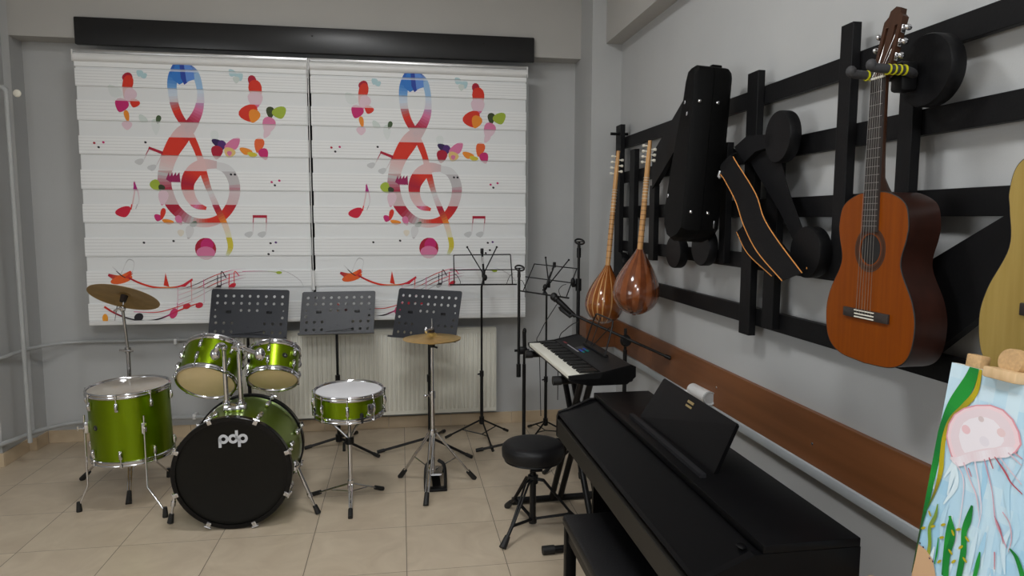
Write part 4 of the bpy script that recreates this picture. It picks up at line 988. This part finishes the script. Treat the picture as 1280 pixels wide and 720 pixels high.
# slanted note beams
for p in ([(1.455, 3.877, 1.98), (1.455, 3.311, 2.29), (1.455, 3.299, 2.112), (1.455, 3.864, 1.78)], [(1.455, 1.42, 1.638), (1.455, 1.732, 1.47), (1.455, 1.694, 1.208), (1.455, 1.38, 1.472)]):
    b = MB(); b.prism([V(q) for q in p], (.03,0,0)); b.build('note_beam', RACK, t, smooth=False)
b = MB(); b.cyl((W-.02,4.53,2.175), (W-.14,4.53,2.175), .010, 10); b.build('peg', RACK, t)

# guitar strap looped over the rack
XS_ = W-.15
def ribbon(b, L, R, th=.003, mi=0):
    # two edge curves
    n = len(L)
    for sgn in (0, 1):
        pass
    vs = []
    for i in range(n):
        a, c = V(L[i]), V(R[i]); tt = (V(L[min(i+1,n-1)])-V(L[max(i-1,0)])); nn = tt.cross(c-a).normalized()*th/2
        vs.append([b.b.verts.new(q) for q in (a+nn, c+nn, c-nn, a-nn)])
    for u, v in zip(vs[:-1], vs[1:]):
        for j in range(4): b.b.faces.new([u[j], u[(j+1) % 4], v[(j+1) % 4], v[j]])
    b.b.faces.new(vs[0][::-1]); b.b.faces.new(vs[-1])
t = thing('guitar_strap', 'black guitar strap with orange edging hanging on the wall rack', 'strap', (XS_,2.55,1.4))
L1 = bez([(1.435, 2.833, 1.887), (1.395, 2.861, 1.844), (1.375, 2.825, 1.8), (1.375, 2.785, 1.77), (1.375, 2.678, 1.676), (1.375, 2.603, 1.577), (1.375, 2.488, 1.476), (1.375, 2.303, 1.379)], 5)
R1 = bez([(1.445, 2.76, 1.894), (1.395, 2.775, 1.878), (1.375, 2.713, 1.862), (1.375, 2.684, 1.837), (1.375, 2.518, 1.703), (1.375, 2.45, 1.609), (1.375, 2.347, 1.527), (1.375, 2.18, 1.418)], 5)
b = MB(); ribbon(b, L1, R1); b.build('front_band', STRAP, t)
L2 = bez([(1.445, 2.798, 1.548), (1.445, 2.693, 1.459), (1.445, 2.497, 1.38)], 5); R2 = bez([(1.445, 2.609, 1.642), (1.445, 2.45, 1.524), (1.445, 2.308, 1.437)], 5)
b = MB(); ribbon(b, L2, R2); b.build('back_band', STRAP, t)
L3 = bez([(1.445, 2.761, 1.901), (1.44, 2.643, 1.796), (1.44, 2.45, 1.631), (1.44, 2.303, 1.47), (1.415, 2.239, 1.422)], 5); R3 = bez([(1.445, 2.496, 1.893), (1.44, 2.401, 1.72), (1.44, 2.296, 1.572), (1.44, 2.244, 1.478), (1.415, 2.21, 1.43)], 5)
b = MB(); ribbon(b, L3, R3); b.build('rear_loop', STRAP, t)
b = MB()
for c in (L1[10:], R1[10:], L2, [p*.2+q*.8 for p, q in zip(L3[12:], R3[12:])]): b.tube([V(p)+V((-.002,-.001,0)) for p in c], .0022, 6)
b.build('edge_piping', PIPING, t)
b = MB(); b.tube([L1[10]+V((-.004,0,.01)), L1[10]+V((-.012,-.004,-.012)), L1[12]+V((-.006,0,-.01))], .006, 8); b.build('buckle', ALU, t)
b = MB(); b.prism([V(q) for q in [(1.445, 2.789, 1.911), (1.445, 2.683, 1.946), (1.445, 2.487, 1.929), (1.445, 2.472, 1.885), (1.445, 2.614, 1.874), (1.445, 2.701, 1.836)]], (-.03,0,0)); b.build('leather_tab', STRAP, t)

# violin case hanging on the rack
xa, xb_, yn = 1.278, 1.455, 2.903
t = thing('violin_case', 'tall black hard violin case with silver rivets hanging on the rack', 'case', (xb_,yn+.12,2.2))
prof = [(yn,2.235),(yn+.012,2.262),(yn+.04,2.272),(yn+.08,2.262),(yn+.10,2.22),(yn+.115,2.13),(yn+.155,1.99),(yn+.195,1.85),(yn+.225,1.70),(yn+.24,1.62),(yn+.225,1.555),(yn+.18,1.508),(yn+.13,1.492),(yn+.05,1.512),(yn+.005,1.545),(yn,1.60)]
mx_ = (xa+xb_)/2
def inset(p, k):
    cy_ = sum(q[0] for q in p)/len(p); cz_ = sum(q[1] for q in p)/len(p)
    return [(cy_+(y-cy_)*(1-k), cz_+(z-cz_)*(1-k*.35)) for y, z in p]
for nm, x0, x1 in (('lid', xa, mx_-.001), ('base_shell', mx_+.001, xb_)):
    b = MB(); lip = inset(prof, .10); a = lip if nm == 'lid' else prof; c = prof if nm == 'lid' else lip
    rows = []
    for x, pr in ((x0, lip if nm == 'lid' else prof), (x0+.02 if nm == 'lid' else x1-.02, prof), (x1, prof if nm == 'lid' else lip)):
        rows.append([b.b.verts.new((x,y,z)) for y, z in pr])
    for u, v in zip(rows[:-1], rows[1:]):
        for j in range(len(u)): b.b.faces.new([u[j], u[(j+1) % len(u)], v[(j+1) % len(u)], v[j]])
    b.b.faces.new(rows[0][::-1]); b.b.faces.new(rows[-1]); b.build(nm, CASE, t, ang=35)
b = MB()
b.prism([(mx_-.006,y,z) for y, z in inset(prof,.06)], (.012,0,0)); b.build('seam', CASE, t, ang=30)
for x, z in ((xa+.03,2.11),(xa+.115,2.11),(xa+.035,1.625),(xa+.115,1.625)):
    b = MB(); b.ball((x,yn-.001,z), .0085, (1,.7,1), 12); b.build('rivet', CHROME, t)
for q in ((xa-.002,yn+.085,2.115),(xa-.002,yn+.05,2.06),(xa-.002,yn+.19,1.70)):
    b = MB(); b.box(q, (.008,.012,.018), None, .002); b.build('latch', DCHROME, t)
b = MB(); b.box((xb_-.03,yn-.003,1.575), (.008,.008,.035), None, .002); b.build('latch', DCHROME, t)
b = MB(); b.box((mx_+.03,yn+.06,2.275), (.05,.03,.02), None, .006); b.build('hanging_tab', CASE, t)
t.rotation_euler.y = .062

# ------------------------------------------------------------------ guitars
def guitar(root, O, wn, bl, wl, ww, wu, dp, scale, top, side, neckw, hole, full=True, bridgecol=FRETB, bind=None):
    # O: lowest point of the front face; local axes u right, v up, n out of the front
    n = V(wn).normalized(); v = V((0,0,1)); v = (v-n*v.dot(n)).normalized(); u = v.cross(n)
    P = lambda a, h, d: O+u*a+v*h+n*d
    ctrl = [(0,0),(.30*wl,.010*bl/.49),(.455*wl,.10*bl),(.5*wl,.26*bl),(.46*wl,.40*bl),(ww*.5,.585*bl),(.485*wu,.74*bl),(.5*wu,.82*bl),(.44*wu,.93*bl),(.22*wu,.992*bl),(0,bl)]
    half = bez([(a,h,0) for a, h in ctrl], 7)
    right = [(max(0,p.x),p.y) for p in half]
    out = right + [(-a,h) for a, h in right[-2:0:-1]]
    b = MB()
    rings = [[b.b.verts.new(P(a,h,-d)) for a, h in out] for d in (.0035, dp)]
    for j in range(len(out)): b.b.faces.new([rings[0][j], rings[0][(j+1) % len(out)], rings[1][(j+1) % len(out)], rings[1][j]])
    b.b.faces.new(rings[0]); b.b.faces.new(rings[1][::-1]); b.build('body', side, root, ang=30)
    hv = hole
    hl = [P(.043*math.cos(2*PI*k/32), hv+.043*math.sin(2*PI*k/32), 0) for k in range(32)]
    b = MB(); b.holed([P(a,h,0) for a, h in out], [hl], -n*.0034); tp = b.build('soundboard', top, root, smooth=False)
    b = MB(); b.prism([P(.0435*math.cos(2*PI*k/24), hv+.0435*math.sin(2*PI*k/24), -.0034) for k in range(24)], -n*.0006); b.build('sound_hole', RUBBER, tp, smooth=False)
    b = MB()
    for r0, r1, mi in ((.047,.050,0),(.051,.060,1),(.061,.064,0)):
        for k in range(36):
            a0, a1 = 2*PI*k/36, 2*PI*(k+1)/36
            b.face([P(r*math.cos(a), hv+r*math.sin(a), .0004) for r, a in ((r0,a0),(r1,a0),(r1,a1),(r0,a1))], mi)
    b.build('rosette', [FRETB, MAHOG], tp, smooth=False)
    b = MB()
    edge = [(P(a,h,-.002)) for a, h in out]; b.tube(edge, .0022, 6, closed=True); b.build('binding', bind or RUBBER, root)
    br = hv-scale*.288
    b = MB(); b.box(P(0,br,.004), (.19,.027,.008), M((u,v,n)).transposed(), .002); bg = b.build('bridge', bridgecol, root)
    b = MB(); b.box(P(-.0,br+.010,.008), (.082,.003,.006), M((u,v,n)).transposed()); b.box(P(0,br,.0084), (.082,.0035,.002), M((u,v,n)).transposed()); b.box(P(0,br-.009,.0084), (.082,.0035,.002), M((u,v,n)).transposed()); b.build('saddle', BONE, bg, smooth=False)
    nut = br+.010+scale
    fb0 = hv+.050
    w0, w1 = neckw*.5, neckw*.5*1.18
    b = MB(); b.prism([P(-w1,fb0,.0),P(w1,fb0,.0),P(w0,nut,.0),P(-w0,nut,.0)], n*.006); b.build('fingerboard', FRETB, root, smooth=False)
    for k in range(1, 19):
        h = nut-scale*(1-2**(-k/12))
        if h < fb0+.004: continue
        ww_ = w0+(w1-w0)*(nut-h)/(nut-fb0)
        b = MB(); b.tube([P(-ww_+.001,h,.0062), P(ww_-.001,h,.0062)], .0008, 6); b.build('fret', STEELS, root)
    b = MB()
    rows = []
    for h, k, dd in ((bl-.01,1.0,.06),(bl+.04,.98,.026),(bl+.10,.94,.022),(nut,.9,.02)):
        wv = w1+(w0-w1)*(h-fb0)/(nut-fb0)
        rows.append([b.b.verts.new(P(wv*math.cos(a), h, -dd*abs(math.sin(a))**.8)) for a in [PI*j/8 for j in range(9)]])
    for r0, r1 in zip(rows[:-1], rows[1:]):
        for j in range(8): b.b.faces.new([r0[j], r0[j+1], r1[j+1], r1[j]])
        b.b.faces.new([r0[0], r1[0], r1[8], r0[8]])
    b.b.faces.new(rows[0]); b.b.faces.new(rows[-1][::-1]); b.build('neck', side if side is not ROSEW else MAHOG, root)
    b = MB(); b.box(P(0,nut+.002,.005), (neckw,.006,.009), M((u,v,n)).transposed(), .001); b.build('nut', BONE, root)
    # headstock, tilted back
    tl = 12*PI/180; hd = v*math.cos(tl)-n*math.sin(tl); hn = n*math.cos(tl)+v*math.sin(tl); H0 = P(0,nut+.004,.001)
    Q = lambda a, h, d: H0+u*a+hd*h+hn*d
    HL = .195
    def headpoly(d): return [Q(a,h,d) for a, h in ((-w0,0),(-.034,.03),(-.0365,.16),(-.022,.172),(-.02,HL-.008),(0,HL),(.02,HL-.008),(.022,.172),(.0365,.16),(.034,.03),(w0,0))]
    slots = [[Q(sx*.0175+a,h,0) for a, h in ((-.0055,.035),(.0055,.035),(.0055,.14),(-.0055,.14))] for sx in (-1,1)]
    b = MB(); b.holed(headpoly(0), slots, -hn*.019); hs = b.build('headstock', MAHOG, root, smooth=False)
    for sx in (-1, 1):
        for k in range(3):
            h = .05+.038*k
            b = MB(); b.cyl(Q(sx*.010,h,-.009), Q(sx*.025,h,-.009), .005, 10)
            b.cyl(Q(sx*.037,h,-.010), Q(sx*.052,h,-.010), .0025, 8); b.ball(Q(sx*.056,h,-.010), .011, (.55,.8,1.), 12, M((u,hd,hn)).transposed())
            b.box(Q(sx*.038,h,-.010), (.003,.022,.012), M((u,hd,hn)).transposed(), .001); b.ball(Q(sx*.0385,h+.008,-.006), .004, n=8); b.build('tuning_peg', CHROME if k != 9 else BONE, root)
    for k in range(6):
        a = (k-2.5)/5; p0 = P(a*.060,br+.010,.0115); p1 = P(a*neckw*.82,nut+.002,.0102); sx = -1 if k < 3 else 1; kk = (k if k < 3 else 5-k)
        p2 = Q(sx*.0175+a*.004,.05+.038*kk,-.006)
        b = MB(); b.tube([P(a*.060,br-.002,.006), p0, p1, p2], .0007 if k < 3 else .0006, 5); b.build('string', STEELS, root)
    return P, Q, nut
O1 = V((1.31,1.752,1.193))
t = thing('classical_guitar', 'classical guitar with orange top hung on the wall rack', 'guitar', O1, None)
gP, gQ, gnut = guitar(t, O1, (-1,0,0), 0.485, .372, .245, .285, .097, .648, CEDAR, ROSEW, .052, 0.325)
O2 = V((1.315,1.17,1.238))
t2 = thing('acoustic_guitar', 'pale acoustic guitar at the right picture edge, above the painting', 'guitar', O2, None)
guitar(t2, O2, (-1,0,0), .52, .405, .275, .295, .105, .645, SPRUCE, SAZD, .045, .36)
# padded hangers
def hanger(label, yc, zc, xn):
    t = thing('guitar_hanger', label, 'guitar hanger', (W-.13,yc,zc), 'padded guitar hangers')
    b = MB(); b.box((W-.16,yc,zc-.01), (.05,.05,.08), None, .01); b.build('block', BLKM, t)
    b = MB(); b.tube([(W-.14,yc,zc-.005),(xn+.09,yc,zc-.005)], .013, 12); b.build('arm', BLKM, t)
    for s in (-1, 1):
        pts = bez([(xn+.10,yc,zc-.005),(xn+.075,yc+s*.03,zc-.004),(xn+.03,yc+s*.043,zc),(xn-.045,yc+s*.042,zc+.003),(xn-.058,yc+s*.042,zc+.010)], 5)
        b = MB(); b.tube(pts, .0125, 12); pr = b.build('prong', GREYR, t)
        for k in range(4):
            x = xn+.040-.016*k
            b = MB(); b.tube([(x+.0022,yc+s*.043,zc),(x-.0022,yc+s*.043,zc)], .0145, 14); b.build('grip_ring', YELLOW, pr)
        b = MB(); b.ball(pts[-1], .0145, (1,1,1.1), 12); b.build('prong_end', GREYR, pr)
hanger('black padded hanger with yellow rings holding the classical guitar', 1.752, O1.z+gnut+.016, 1.31)
hanger('black padded hanger holding the pale guitar at picture edge', 1.17, 2.045, 1.315)
hk = bpy.data.objects
# white marks left on the round head beside the hanger

# ------------------------------------------------------------------ long-necked lutes hanging by their necks
def saz(label, neck0, tip, bot, width, depth, back, dark):
    neck0, tip, bot = V(neck0), V(tip), V(bot); v = (tip-neck0).normalized()
    k = V(back).normalized(); k = (k-v*k.dot(v)).normalized(); u = v.cross(k)
    t = thing('saz', label, 'saz', bot, 'long-necked lutes on the wall rack')
    Lb = (neck0-bot).dot(v); B0 = neck0-v*Lb
    P = lambda a, h, d: B0+u*a+v*h+k*d
    prof = [(0,0),(.17,.018),(.36,.10),(.47,.22),(.5,.34),(.46,.5),(.37,.65),(.25,.79),(.13,.92),(.07,1.0)]
    pp = bez([(a,h,0) for a, h in prof], 5)
    nr = 11
    b = MB(); rows = []
    for q in pp:
        w = max(.0,q.x)*width; d = max(.0,q.x)*2*depth; h = q.y*Lb
        rows.append([b.b.verts.new(P(w*math.cos(PI*j/44), h, d*math.sin(PI*j/44))) for j in range(45)])
    for r0, r1 in zip(rows[:-1], rows[1:]):
        for j in range(44):
            f = b.b.faces.new([r0[j], r0[j+1], r1[j+1], r1[j]]); f.material_index = (j//4) % 2 if dark else (1 if j in (14,20,24,28,33) else 0)
        f = b.b.faces.new([r0[0], r1[0], r1[44], r0[44]]); f.material_index = 2
    bmesh.ops.remove_doubles(b.b, verts=b.b.verts, dist=1e-5)
    b.build('bowl', [SAZD, SAZM, SPRUCE] if dark else [SAZB, SAZN, SPRUCE], t, ang=60)
    b = MB(); Ln = (tip-neck0).length
    b.tube([P(0,Lb*.96,.010), P(0,Lb+Ln*.12,.008), P(0,Lb+Ln*.8,.006), P(0,Lb+Ln,.004)], [.016,.0165,.0145,.011], 12); b.build('neck', SAZN, t)
    for i in range(17):
        h = Lb+Ln*(.06+.62*(1-2**(-i/11))/.66)
        b = MB(); b.tube([P(.0172*math.cos(2*PI*j/12),h,.0075+.0172*math.sin(2*PI*j/12)) for j in range(12)], .0016, 5, closed=True); b.build('tied_fret', BONE if i > 8 else SAZD, t)
    for i in range(7):
        h = Lb+Ln*(.80+.05*(i//2)+.02*(i % 2)); s = 1 if i % 2 else -1
        b = MB(); b.cyl(P(0,h,.008), P(s*.024,h,.008), .004, 8); b.tube([P(s*.022,h,.008), P(s*.03,h,.008), P(s*.040,h,.008)], [.005,.009,.007], 8); b.build('tuning_peg', BONE, t)
    b = MB(); b.box(P(0,.0,-.004), (.02,.01,.02), M((u,v,k)).transposed(), .003); b.build('tail_block', SAZD, t)
saz('glossy saz with striped dark brown bowl on the rack, right of two', (1.338, 3.72, 1.435), (1.39, 3.74, 2.041), (1.332, 3.68, 1.061), .262, .165, (-.33,-.94,0), True)
saz('glossy saz with plain orange brown bowl on the rack, left of two', (1.3, 4.2, 1.313), (1.374, 4.26, 2.033), (1.294, 4.16, 0.938), .245, .16, (-.42,-.90,0), False)


# ------------------------------------------------------------------ power adapter by the wall rail
t = thing('power_adapter', 'white mains adapter plugged in on the brown rail behind the piano', 'power adapter', (1.5, 3.232, 0.712))
p0 = V((1.505, 3.331, 0.712)); p1 = V((1.505, 3.132, 0.717)); d = (p1-p0)
b = MB(); b.tube([p0, p0*.5+p1*.5, p1], .034, 20); b.ball(p0, .033, (1,.5,1), 16); b.build('body', WHITE, t)
b = MB(); b.lathe([(0,.0),(.026,.0),(.03,.006),(.034,.006),(.034,-.01)], frame(p1+d.normalized()*.004, d), 24); b.build('socket_face', GREYP, t)
b = MB(); b.box(p0+V((-.03,.01,-.035)), (.03,.03,.06), None, .006); b.build('plug', WHITE, t)
b = MB(); b.tube(bez([p1+V((-.03,.02,-.03)), p1+V((-.045,.06,-.05)), p0+V((-.05,.0,-.06)), p0+V((-.03,.12,-.12))],5), .004, 6); b.build('lead', RUBBER, t)

# ------------------------------------------------------------------ canvas with a sea painting on a wooden easel
TL = V((1.186, 1.3, 1.292)); UX = V((0.0476, -0.9989, 0.0))
nrm = V((UX.y,-UX.x,0)).normalized()
if nrm.y > 0: nrm = -nrm
CWd, CHt = .40, .57
TILT = 0.14
DN = V((0,0,-1))*math.cos(TILT)+nrm*math.sin(TILT)
NN = UX.cross(DN).normalized()
if NN.dot(nrm) < 0: NN = -NN
def C_(u, v, d=0.): return TL+UX*u+DN*v+NN*d
t = thing('canvas_painting', 'canvas painted with a pink jellyfish, green seaweed and blue water', 'painting', C_(CWd/2,CHt,0))
b = MB(); b.prism([C_(0,0,-.0005),C_(CWd,0,-.0005),C_(CWd,CHt,-.0005),C_(0,CHt,-.0005)], -NN*.018); b.build('stretched_canvas', mat('raw canvas edge', sl(214,216,214), .7), t, smooth=False)
pic = MB(); lay = pic.b.loops.layers.float_color.new('print'); depth = [0]
def paint(col, poly, cols=None):
    # poly in picture units: 0..1 across, down measured in the same unit
    q = clip(clip(clip(clip(list(poly), 0, 0, False), 0, CWd, True), 1, 0, False), 1, CHt, True)
    if len(q) < 3: return
    depth[0] += 1
    try: f = pic.b.faces.new([pic.b.verts.new(C_(p[0],p[1],.0003+depth[0]*.0000035)) for p in q])
    except ValueError: return
    for l in f.loops: l[lay] = (*sl(*col), 1)
def pstroke(pts, ws, cols, n=6):
    P = bez([(p[0],p[1],0) for p in pts], n); k = len(P); Wd = bez([(w,0,0) for w in ws], n)
    for i in range(k-1):
        d0 = (P[min(i+1,k-1)]-P[max(i-1,0)]).normalized(); d1 = (P[min(i+2,k-1)]-P[i]).normalized()
        n0 = V((-d0.y,d0.x,0)); n1 = V((-d1.y,d1.x,0)); w0 = max(.0002,Wd[i].x)/2; w1 = max(.0002,Wd[i+1].x)/2
        tt = i/(k-1)*(len(cols)-1); a = int(tt); fr = tt-a; c2 = cols[min(a+1,len(cols)-1)]
        paint(tuple(cols[a][j]*(1-fr)+c2[j]*fr for j in range(3)), [(v.x,v.y) for v in (P[i]+n0*w0, P[i+1]+n1*w1, P[i+1]-n1*w1, P[i]-n0*w0)])
# water: brushed patches of paler and deeper blue
rnd = random.Random(3)
for i in range(14):
    for j in range(18):
        u0, v0 = CWd*i/14, CHt*j/18; k = rnd.random()*.35+.5*(1-abs(j-11)/11)*(.5+.5*math.sin(i*.9+1))
        c = tuple(int(a*(1-k)+c_*k) for a, c_ in zip((204,224,234),(140,192,222)))
        paint(c, [(u0-.001,v0-.001),(u0+CWd/14+.003,v0-.001),(u0+CWd/14+.003,v0+CHt/18+.003),(u0-.001,v0+CHt/18+.003)])
for i in range(60):
    u0, v0 = rnd.random()*CWd, rnd.random()*CHt; c = rnd.choice([(196,220,232),(176,210,228),(160,202,226),(210,228,236)])
    pstroke([(u0,v0),(u0+.01-rnd.random()*.02,v0+.04),(u0+.015-rnd.random()*.03,v0+.09)], [.004,.012,.003], [c], 4)
DG=(14,110,44); MG=(30,140,50); OY=(176,160,24); YG=(110,150,50); JP=(222,206,212); JR=(214,150,160); JW=(228,222,228); SAND=(196,160,124)
# big curling leaf down the left edge
pstroke([[0.0609, -0.0142], [0.0542, 0.0268], [0.0309, 0.085], [0.0159, 0.1301], [0.0081, 0.1901], [0.0034, 0.2462], [0.0006, 0.3113], [-0.0044, 0.3873], [-0.0014, 0.4789]], [.018,.03,.036,.026,.022,.024,.022,.018,.016], [DG,MG,MG,DG,DG,MG,DG,(40,70,36),(60,80,40)])
pstroke([[0.0747, -0.0035], [0.0725, 0.0481], [0.0511, 0.0848], [0.0262, 0.12], [0.0184, 0.1598], [0.0218, 0.2034], [0.0253, 0.2381], [0.0209, 0.2848], [0.0064, 0.3364]], [.006,.012,.012,.010,.010,.012,.012,.006,.003], [OY,OY,(150,140,30),(140,120,40),OY,OY,OY,(120,110,30),DG])
# jellyfish bell
bell = [[0.0303, 0.1755], [0.0223, 0.1585], [0.0226, 0.1317], [0.0318, 0.1077], [0.0518, 0.0881], [0.0799, 0.0735], [0.1117, 0.0649], [0.1408, 0.0668], [0.1643, 0.0796], [0.1819, 0.0998], [0.1915, 0.1222], [0.1837, 0.1407], [0.1627, 0.1544], [0.1333, 0.1663], [0.1033, 0.1819], [0.076, 0.1984], [0.0581, 0.2083], [0.0432, 0.196]]
paint(JR, bell); cB = (sum(p[0] for p in bell)/len(bell), sum(p[1] for p in bell)/len(bell))
paint((230,204,210), [(cB[0]+(p[0]-cB[0])*.955, cB[1]+(p[1]-cB[1])*.955) for p in bell])
paint(JP, [(cB[0]+(p[0]-cB[0])*.86, cB[1]+(p[1]-cB[1])*.86) for p in bell]); paint(JW, [(cB[0]+(p[0]-cB[0])*.6, cB[1]+(p[1]-cB[1])*.6) for p in bell])
for (x, y), r, c in (([0.067, 0.1305],.011,(226,190,196)),([0.1453, 0.1129],.010,(222,196,198)),([0.0968, 0.0993],.007,(206,190,192)),([0.1133, 0.1413],.012,(220,214,222))): paint(c, E(x,y,r,r*.8,20,14))
pstroke([[0.042, 0.2], [0.0645, 0.2008], [0.0902, 0.1831], [0.1159, 0.1707], [0.1404, 0.1572], [0.1644, 0.1458], [0.1787, 0.1328]], [.004,.02,.018,.02,.018,.02,.004], [JP,JW,JP,JW,JP,JW,JP], 4)
# tentacles
for pts, ws, c in (([[0.0574, 0.2051], [0.0837, 0.2336], [0.0922, 0.2993], [0.0935, 0.3681]],[.003,.003,.002,.001],(214,200,210)),([[0.076, 0.1984], [0.0981, 0.2281], [0.1189, 0.2539], [0.1357, 0.2973]],[.004,.003,.003,.001],(214,186,196)),([[0.0893, 0.2057], [0.1002, 0.2204]],[.002,.002],(190,100,110)),([[0.1001, 0.1847], [0.1224, 0.2356], [0.1358, 0.2805], [0.1356, 0.3141]],[.004,.003,.002,.001],(218,206,216)),([[0.1207, 0.1757], [0.1328, 0.1981], [0.151, 0.2325], [0.1687, 0.2826], [0.1877, 0.3065], [0.2017, 0.3241]],[.003,.003,.002,.003,.003,.002],(196,150,166)),([[0.1303, 0.169], [0.1433, 0.1876]],[.003,.002],(176,80,94)),([[0.1417, 0.1634], [0.169, 0.1846], [0.1861, 0.2007], [0.2118, 0.2128]],[.002,.004,.003,.002],(176,76,90)),([[0.1497, 0.159], [0.178, 0.1781], [0.2067, 0.1959]],[.003,.003,.002],(212,196,206)),([[0.1655, 0.2758], [0.1821, 0.2961], [0.194, 0.3198]],[.001,.003,.001],(170,90,104)),([[0.18, 0.2614], [0.1987, 0.2773], [0.2078, 0.3051], [0.2063, 0.3299]],[.002,.002,.002,.001],(206,160,172)),([[0.1798, 0.3429], [0.1866, 0.3754]],[.003,.002],(190,120,132)),([[0.1679, 0.1462], [0.1995, 0.1606]],[.003,.002],(206,180,190)),([[0.1806, 0.1418], [0.1986, 0.1483]],[.003,.002],(200,150,160))):
    pstroke(pts, ws, [c], 5)
# seaweeds
for pts, ws in (([[0.0702, 0.3176], [0.0718, 0.3521], [0.0751, 0.3946], [0.082, 0.444]],[.004,.012,.012,.014]),([[0.1142, 0.2762], [0.1116, 0.308], [0.1079, 0.3353], [0.1147, 0.375], [0.1151, 0.4299]],[.005,.015,.013,.014,.013])): pstroke(pts, ws, [DG,MG,DG], 6)
pstroke([[0.0683, 0.3184], [0.0839, 0.3517], [0.0806, 0.4007], [0.0864, 0.4452]], [.006,.012,.013,.013], [MG,DG,MG], 6)
pstroke([[0.0343, 0.3063], [0.0341, 0.3334], [0.0259, 0.3642], [0.0334, 0.397], [0.035, 0.4325], [0.0412, 0.4693]], [.002,.008,.009,.009,.008,.008], [YG,(120,140,60),YG,(150,150,50),YG], 6)
pstroke([[0.2081, 0.3225], [0.2232, 0.331], [0.2367, 0.3494], [0.244, 0.3612]], [.003,.008,.010,.012], [DG,MG], 5)
for q in [[0.0573, 0.3428], [0.0593, 0.3703], [0.0832, 0.3486], [0.0861, 0.3891], [0.0944, 0.3364], [0.118, 0.346], [0.1074, 0.3683], [0.1216, 0.3888], [0.0975, 0.4044], [0.0192, 0.3345], [0.033, 0.3574], [0.01, 0.3715], [0.0645, 0.4212]]: paint(OY, E(q[0],q[1],.007,.0028,rnd.choice((-35,30,50,-50)),8))
pstroke([[0.0517, 0.3739], [0.0545, 0.4048], [0.0542, 0.4318]], [.002,.005,.002], [MG], 4); pstroke([[0.1505, 0.3574], [0.1504, 0.3826], [0.1493, 0.4117]], [.003,.009,.008], [MG], 4)
paint(SAND, [[0.0055, 0.4104], [0.0285, 0.4139], [0.0485, 0.4257], [0.0642, 0.457], [0.0024, 0.4955], [0.005, 0.4477]])
for q in [[0.0091, 0.4068], [0.0191, 0.4112], [0.0493, 0.4289], [0.0401, 0.4263]]: paint((70,50,70), E(q[0],q[1],.0025,.002,20,8))
pic.build('painted_surface', PAINT, t, raw=True, smooth=False)

t = thing('easel', 'light wooden easel holding the jellyfish canvas', 'easel', C_(CWd/2,CHt+.03,-.05))
t.location.z = 0; ORI[t.name] = V(t.location)
R3 = M((UX, -DN, NN)).transposed()
b = MB(); b.box(C_(CWd/2,CHt/2-.08,-.034), (.045,CHt+1.2,.03), R3, .003)
b.build('mast', EASEL, t)
b = MB(); b.box(C_(.135,-.001,-.002), (.075,.022,.055), R3, .004); b.build('top_clamp', EASEL, t)
b = MB(); b.box(C_(.048,-.012,-.015), (.036,.030,.026), R3, .003); b.build('clamp_block', BEECH, t)
b = MB(); b.lathe([(0,-.012),(.026,-.012),(.027,-.008),(.027,.008),(.026,.012),(0,.012)], frame(C_(.128,-.028,-.016), NN), 24); b.build('round_knob', BEECH, t)
b = MB(); b.box(C_(CWd/2-.03,CHt+.014,.005), (CWd+.20,.026,.06), R3, .004); b.build('tray', EASEL, t)
for sx in (-1, 1):
    a = C_(CWd/2+sx*.05,.05,-.06); f = C_(CWd/2+sx*.26,CHt+.4,-.06); f = V((f.x,f.y,0))+nrm*.02
    b = MB(); b.tube([a, f], .017, 4); b.build('leg', EASEL, t, smooth=False)
a = C_(CWd/2,.05,-.08); f = C_(CWd/2,0,0)-nrm*.25; f = V((f.x,f.y,0))
b = MB(); b.tube([a, f], .017, 4); b.build('leg', EASEL, t, smooth=False)
b = MB(); q0, q1 = -0.0998, 0.5424; b.box(C_(q0,(q1+CHt+.03)/2,.005), (.022,CHt+.03-q1,.016), R3, .004); b.build('tray_end_post', EASEL, t)
